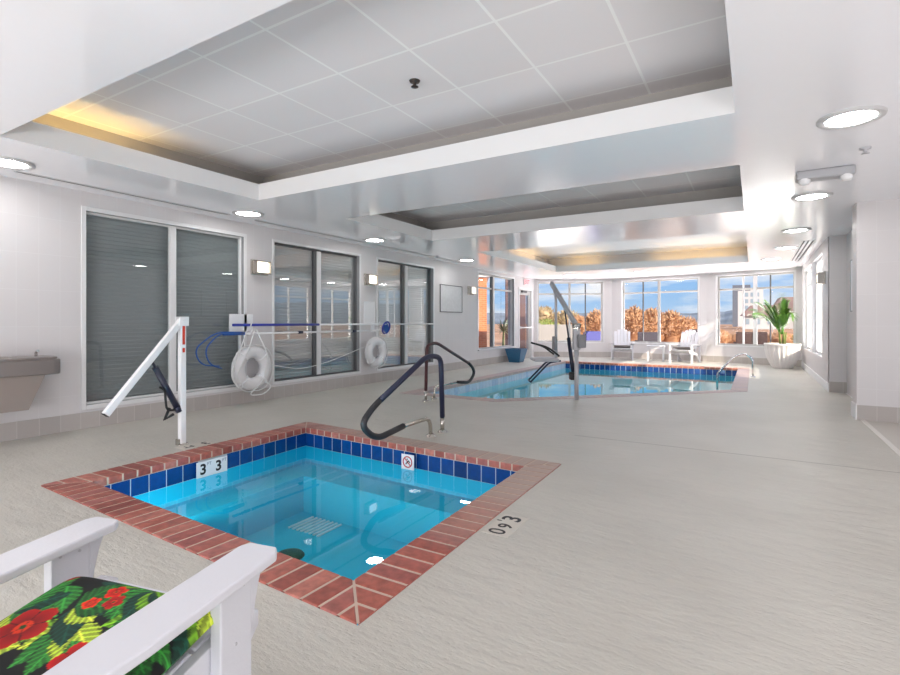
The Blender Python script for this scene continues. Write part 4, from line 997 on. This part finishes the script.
me = bpy.data.meshes.new('cover'); bm.to_mesh(me); bm.free()
m, nt, out = newmat('tropical_print'); p = N(nt, 'ShaderNodeBsdfPrincipled', Roughness=.75); a = N(nt, 'ShaderNodeVertexColor'); a.layer_name = 'print'; L(nt, a.outputs[0], p.inputs['Base Color']); L(nt, p.outputs[0], out.inputs[0])
link('cover', me, m, t)

# far chairs by the windows
fc = dup(fg, (-3.75, 17.42, 0), math.radians(180+12), 'white armchair with grey pad left of the small far table')
dup(fg, (-1.85, 17.32, 0), math.radians(180-14), 'sunlit white armchair right of the small far table')
def pad(label, loc, rz):
    t = thing('seat_pad', label, 'cushion', loc, rz)
    b = MB(); b.mx = Matrix.Translation((0, .06, .405)) @ Matrix.Rotation(.18, 4, 'X'); b.box((-.25, -.24, 0), (.25, .24, .05), bev=.02, seg=3); b.build('pad_cover', M['pad_grey'], t)
pad('grey seat pad on the far white armchair left of the small table', (-3.75, 17.42, 0), math.radians(192))
pad('grey seat pad on the sunlit far white armchair', (-1.85, 17.32, 0), math.radians(166))
t = thing('side_table', 'small white square table between the two far white armchairs', 'table', (-2.70, 17.40, 0), .1)
b = MB(); b.box((-.27, -.27, .47), (.27, .27, .50), bev=.006); b.build('table_top', M['white_poly'], t)
for sx in (-1, 1):
    for sy in (-1, 1):
        b = MB(); b.box((.22*sx-.022, .22*sy-.022, 0), (.22*sx+.022, .22*sy+.022, .47), bev=.004); b.build('leg', M['white_poly'], t)
b = MB(); b.box((-.22, -.24, .40), (.22, -.215, .47)); b.box((-.22, .215, .40), (.22, .24, .47)); b.build('apron', M['white_poly'], t)

# ================================================================ PLANTS
t = thing('potted_palm', 'green palm in a fluted white bowl planter in the right far corner', 'plant', (.66, 16.50, 0))
b = MB(); fl = lambda j, n, z: 1+.035*math.cos(j*2*PI/n*24) if .04 < z < .60 else 1
b.lathe([(0, 0), (.22, 0), (.235, .02), (.30, .14), (.37, .32), (.405, .50), (.415, .61), (.43, .625), (.43, .67), (.40, .67), (.39, .60), (0, .60)], (0, 0, 0), 144, fl=fl); b.build('planter', M['pot_white'], t)
b = MB(); b.lathe([(.385, .0), (0, .02)], (0, 0, .605), 32); b.build('soil', M['soil'], t)
b = MB()
for k in range(5):
    a = k*1.3; b.tube([(.05*math.cos(a), .05*math.sin(a), .6), (.09*math.cos(a), .09*math.sin(a), .98)], [.026, .014], 8)
b.build('trunk', M['trunk'], t)
rnd = random.Random(11)
for k in range(30):
    a = k*2.399+.4; sq = .22 if math.cos(a) > .1 else 1.0; ln = .72+.4*rnd.random(); lean = .3+1.0*rnd.random(); b = MB(); pts = []
    for i in range(13):
        q = i/12; r = (.05+ln*lean*q*.72)*sq; z = .92+ln*(1.32*q-.66*lean*q*q)
        pts.append(Vector((r*math.cos(a), r*math.sin(a), z)))
    b.tube(pts, [.008*(1-.8*i/12) for i in range(13)], 5)
    for i in range(3, 13):
        tn = (pts[i]-pts[i-1]).normalized(); sd = tn.cross(Vector((0, 0, 1))).normalized()
        for s in (-1, 1):
            for q in (0, .33, .66):
                c = pts[i-1].lerp(pts[i], q); b.blade(c, sd*s*.8+tn*.75, Vector((0, 0, 1)), (.20+.1*math.sin(PI*i/13))*.9, .012, .45, 3)
    b.build('frond', M['leaf'], t)
t = thing('square_planter', 'tapered teal planter under the far left window', 'planter', (-6.38, 14.75, 0))
b = MB(); w0, w1, h = .17, .27, .42
vb = [b.v(p) for p in ((-w0, -w0, 0), (w0, -w0, 0), (w0, w0, 0), (-w0, w0, 0))]; vt = [b.v(p) for p in ((-w1, -w1, h), (w1, -w1, h), (w1, w1, h), (-w1, w1, h))]; vi = [b.v(p) for p in ((-w1+.03, -w1+.03, h), (w1-.03, -w1+.03, h), (w1-.03, w1-.03, h), (-w1+.03, w1-.03, h))]; vj = [b.v(p) for p in ((-w1+.04, -w1+.04, h-.06), (w1-.04, -w1+.04, h-.06), (w1-.04, w1-.04, h-.06), (-w1+.04, w1-.04, h-.06))]
b.face(vb[::-1])
for i in range(4):
    j = (i+1) % 4; b.face([vb[i], vb[j], vt[j], vt[i]]); b.face([vt[i], vt[j], vi[j], vi[i]]); b.face([vi[i], vi[j], vj[j], vj[i]])
b.build('pot', M['pot_teal'], t)
b = MB(); z = h-.05; e_ = w1-.04; b.quad([(-e_, -e_, z), (e_, -e_, z), (e_, e_, z), (-e_, e_, z)]); b.build('soil', M['soil'], t)

# ================================================================ OUTDOORS
GZ = -.12
plate('ground', [(-400, 17.6), (400, 17.6), (400, 600), (-400, 600)], [], GZ-.05, M['grass'])
plate('ground', [(-60, -30), (XL-.22, -30), (XL-.22, 17.6), (-60, 17.6)], [], GZ-.05, M['grass'])
plate('ground', [(1.62, 11.6), (60, 11.6), (60, 17.6), (1.62, 17.6)], [], GZ-.05, M['grass'])
plate('patio', [(-12, 18.9), (8, 18.9), (8, 25.5), (-12, 25.5)], [], GZ, M['patio'])
# hills on the horizon
b = MB(); prev = None
for k in range(241):
    a = math.radians(-75+150*k/240); D = 420
    hh = 7.5+5*noise.noise(Vector((k*.045, 3, 0)))+1.4*noise.noise(Vector((k*.6, 9, 0)))
    if a > math.radians(-6): hh += 9*min(1, (a-math.radians(-6))/math.radians(10))
    x, y = D*math.sin(a), D*math.cos(a)
    cur = [b.v((x*.8, y*.8, GZ-.1)), b.v((x*.93, y*.93, hh*.7)), b.v((x, y, hh)), b.v((x*1.1, y*1.1, GZ))]
    if prev:
        for i in range(3): b.face([prev[i], cur[i], cur[i+1], prev[i+1]])
    prev = cur
struct(b.build('hills', M['hill']))

def shrub(name, label, x, y, r, h, mat, seed, cat='shrub', group=None, n=1500, lw=.03, base_z=GZ):
    t = thing(name, label, cat, (x, y, base_z), 0, group); rn = random.Random(seed); b = MB()
    for k in range(n):
        th = rn.uniform(0, 2*PI); ph = math.acos(rn.uniform(-.2, 1)); q = rn.uniform(.72, 1.0)
        d = Vector((math.sin(ph)*math.cos(th), math.sin(ph)*math.sin(th), math.cos(ph)))
        c = Vector((d.x*r*q, d.y*r*q, h*.42+d.z*h*.58*q))
        dd = (d+Vector((rn.uniform(-.7, .7), rn.uniform(-.7, .7), rn.uniform(-.2, .9)))).normalized()
        up = Vector((rn.uniform(-1, 1), rn.uniform(-1, 1), rn.uniform(.2, 1))).normalized()
        b.blade(c-dd*.1, dd, up, rn.uniform(.25, .5)*h*.3, lw*h*.5, .15, 2)
    b.build('foliage', mat, t)
    b = MB()
    bmesh.ops.create_icosphere(b.bm, subdivisions=3, radius=1)
    for v in b.bm.verts:
        nz = .86+.3*noise.noise(v.co*3.2+Vector((seed, 0, 0))); v.co = Vector((v.co.x*r*.86*nz, v.co.y*r*.86*nz, max(0, h*.45+v.co.z*h*.52*nz)))
    for f in b.bm.faces: f.smooth = True
    b.build('inner_growth', mat, t)
    return t
hedge = [(-8.3, 27.9, 1.45), (-7.4, 28.2, 1.75), (-6.5, 28.6, 1.9), (-5.6, 29.0, 1.92), (-4.75, 29.5, 1.85), (-3.9, 30.0, 1.7), (-3.15, 30.5, 1.4), (-2.45, 31.0, 1.05), (-1.75, 31.4, .75)]
names = ['rust coloured shrub right of the pale fence outside', 'rust shrub at the right edge of the left far window', 'rust shrub behind the pillar between left and middle far windows', 'tallest orange shrub behind the first white armchair outside', 'orange shrub behind the dark patio seat outside', 'orange shrub centred in the middle far window', 'orange shrub behind the right part of the middle window', 'low orange shrub at the right end of the hedge', 'lowest orange shrub beside the pillar of the right far window']
for i, (x, y, h) in enumerate(hedge): shrub('autumn_shrub', names[i], x, y, .80, h+.3, M['hedge'], i+1, group='autumn hedge outside the far windows')
for i, (x, y, h, m, lab) in enumerate(((-10.6, 28.5, 1.9, 'hedge_tan', 'tan leafless looking bush at the left of the left far window'), (-9.4, 29.2, 1.7, 'hedge_tan', 'tan bush behind the pale fence outside'), (-8.9, 24.4, 1.15, 'shrub_green', 'yellow green bush peeping over the pale fence'),
                                        (2.6, 31.0, .75, 'shrub_green', 'low green bush outside behind the potted palm'), (1.2, 33.0, .5, 'hedge', 'low rust bush outside left of the potted palm'), (-.6, 33.0, .45, 'hedge', 'low rust bush outside at the left of the right window'))):
    shrub('garden_shrub', lab, x, y, 1.0, h+.4, M[m], 20+i)
# pale fence and covered furniture outside
t = thing('garden_fence', 'pale boarded fence outside the left far window', 'fence', (-7.9, 23.2, GZ), math.atan2(.84, 1.41))
b = MB(); b.box((-.9, -.02, .1), (.9, .02, 1.25), bev=.01); b.build('board_panel', M['fence'], t)
for x in (-.9, .9):
    b = MB(); b.box((x-.05, -.05, 0), (x+.05, .05, 1.32), bev=.01); b.build('post', M['fence'], t)
t = thing('covered_grill', 'blue covered box standing on the patio outside the left far window', 'grill', (-5.82, 21.6, GZ), .5)
b = MB(); b.prism([(-.36, 0), (.36, 0), (.38, .88), (.28, .98), (-.28, .98), (-.38, .88)], -.3, .3, bev=.03, axis='y'); b.build('cover', M['blue_cover'], t)
b = MB(); b.box((-.37, -.31, 0), (.37, .31, .06), bev=.02); b.build('hem', M['dark_cover'], t)
def patio_chair(label, x, y, rz, mat, w=.62, h=.98):
    t = thing('patio_chair', label, 'chair', (x, y, GZ), rz)
    b = MB(); b.mx = Matrix.Translation((0, -.28, .36)) @ Matrix.Rotation(.16, 4, 'X'); b.box((-w/2, -.04, 0), (w/2, .04, h-.36), bev=.03, seg=3); b.build('backrest', mat, t)
    b = MB(); b.box((-w/2, -.28, .34), (w/2, .30, .42), bev=.03, seg=3); b.build('seat', mat, t)
    for sx in (-1, 1):
        for sy in (-1, 1):
            b = MB(); b.box((sx*(w/2-.05)-.025, sy*.25-.025, 0), (sx*(w/2-.05)+.025, sy*.25+.025, .36), bev=.005); b.build('leg', mat, t)
        b = MB(); b.box((sx*(w/2)-.03, -.26, .58), (sx*(w/2)+.03, .26, .63), bev=.012); b.build('armrest', mat, t)
    return t
patio_chair('dark patio seat outside the middle far window behind the table', -3.68, 21.7, .3, M['dark_cover'], .84, .98)
patio_chair('narrow dark patio chair outside at the right edge of the middle window', -1.9, 22.0, .1, M['dark_cover'], .6, 1.1)
patio_chair('dark wicker patio chair outside left of the thick window post', -.36, 21.6, .12, M['wicker'], .5, 1.02)
patio_chair('dark wicker patio chair outside right of the thick window post', .22, 21.8, -.15, M['wicker'], .5, 1.02)
# brick wing and columns seen through the far left window
t = thing('brick_wing', 'orange brick building wing with a white cornice outside the far left window', 'building', (-9.92, 19.75, GZ), .5)
mxw = Matrix()
b = MB()
def bwall(b, x0, x1, y, z0, z1): b.quad([(x0, y, z0), (x1, y, z0), (x1, y, z1), (x0, y, z1)], [(x0, z0), (x1, z0), (x1, z1), (x0, z1)])
bwall(b, -8, 0, 0, 0, 3.3)
b.quad([(0, 0, 0), (0, 5, 0), (0, 5, 3.3), (0, 0, 3.3)], [(0, 0), (5, 0), (5, 3.3), (0, 3.3)])
b.quad([(-8, 0, 3.3), (0, 0, 3.3), (0, 5, 3.3), (-8, 5, 3.3)]); b.build('wall', M['ext_brick'], t)
b = MB(); b.box((-8, -.12, 3.3), (.12, 5, 3.62), bev=.02); b.build('cornice', M['far_wall'], t)
b = MB(); b.box((-.62, -.03, .75), (-.34, .02, 2.35), bev=.01); f = b.build('window', M['far_wall'], t)
b = MB(); b.box((-.58, -.035, .82), (-.38, -.028, 2.28)); b.build('pane', M['far_glass'], f)
def column(label, x, y, w, h):
    t = thing('porch_column', label, 'column', (x, y, GZ), .5)
    b = MB(); b.box((-w/2, -w/2, .12), (w/2, w/2, h), bev=.01); b.build('shaft', M['brown_dark'], t)
    b = MB(); b.box((-w/2-.03, -w/2-.03, 0), (w/2+.03, w/2+.03, .12), bev=.01); b.build('plinth', M['brown_dark'], t)
column('dark brown column outside at the right of the far left window', -8.67, 19.3, .30, 3.4)
column('dark brown column seen through the glazed door', -8.18, 19.55, .24, 3.4)
t = thing('yucca_plant', 'spiky yucca in a pot outside the far left window', 'plant', (-8.15, 17.6, GZ))
b = MB(); rn = random.Random(5)
for k in range(46):
    a = rn.uniform(0, 2*PI); e_ = rn.uniform(.1, 1.3); b.blade((0, 0, 1.0), (math.cos(a)*math.cos(e_), math.sin(a)*math.cos(e_), math.sin(e_)), (0, 0, 1) if e_ < 1.2 else (1, 0, 0), rn.uniform(.6, .95), .026, .35, 4)
b.build('leaves', M['yucca'], t)
b = MB(); b.tube([(0, 0, .4), (.02, 0, 1.02)], [.05, .035], 10); b.build('stem', M['trunk'], t)
b = MB(); b.lathe([(0, 0), (.18, 0), (.26, .45), (.24, .45), (.22, .40), (0, .40)], (0, 0, 0), 24); b.build('pot', M['pot_white'], t)
# distant buildings
t = thing('hotel_block', 'far pale multi storey block with a dark corner strip seen through right window', 'building', (-1.9, 173.5, GZ), .03)
b = MB(); b.box((-3.4, 0, 0), (4.2, 12, 11.2)); b.build('wall', M['far_wall'], t)
b = MB(); b.box((-3.6, -.2, 0), (-2.2, 12, 12.3)); b.box((-2.2, -.1, 10.6), (1.0, 11, 12.3)); b.build('dark_strip', M['far_dark'], t)
for r_ in range(5):
    for c_ in range(3):
        b = MB(); b.box((-.4+c_*1.4, -.06, 1.2+r_*1.9), (.45+c_*1.4, .05, 2.4+r_*1.9)); b.build('window', M['far_glass'], t)
def house(label, x, y, w, h, rh, rz):
    t = thing('far_house', label, 'building', (x, y, GZ), rz)
    b = MB(); b.box((-w/2, 0, 0), (w/2, 6, h)); b.build('wall', M['far_wall'], t)
    b = MB(); b.prism([(-w/2-.5, h), (w/2+.5, h), (w/2-1.2, h+rh), (-w/2+1.2, h+rh)], -.6, 6.6, axis='y'); b.build('roof', M['far_roof'], t)
    for k in range(4):
        b = MB(); b.box((-w/2+.6+k*(w-1.2)/3-.3, -.05, h*.35), (-w/2+.6+k*(w-1.2)/3+.3, .02, h*.75)); b.build('window', M['far_glass'], t)
house('far house with a broad grey roof left of the palm outside', 1.6, 112, 6.5, 2.6, 1.9, .05)
house('far house with a grey roof behind the palm outside', 6.2, 124, 6.5, 3.6, 2.0, -.1)
house('farthest house with roof high on the hill right of the block', 9.5, 178, 8, 5.6, 3.0, .08)
# sign post seen left of the palm
t = thing('street_sign', 'small white sign on a thin post outside left of the palm', 'sign', (1.05, 40.0, GZ))
b = MB(); b.tube([(0, 0, 0), (0, 0, 2.2)], .03, 8); b.build('post', M['grey_metal'], t)
b = MB(); b.box((-.16, -.03, 1.75), (.16, -.01, 2.25), bev=.005); b.build('panel', M['sign_white'], t)
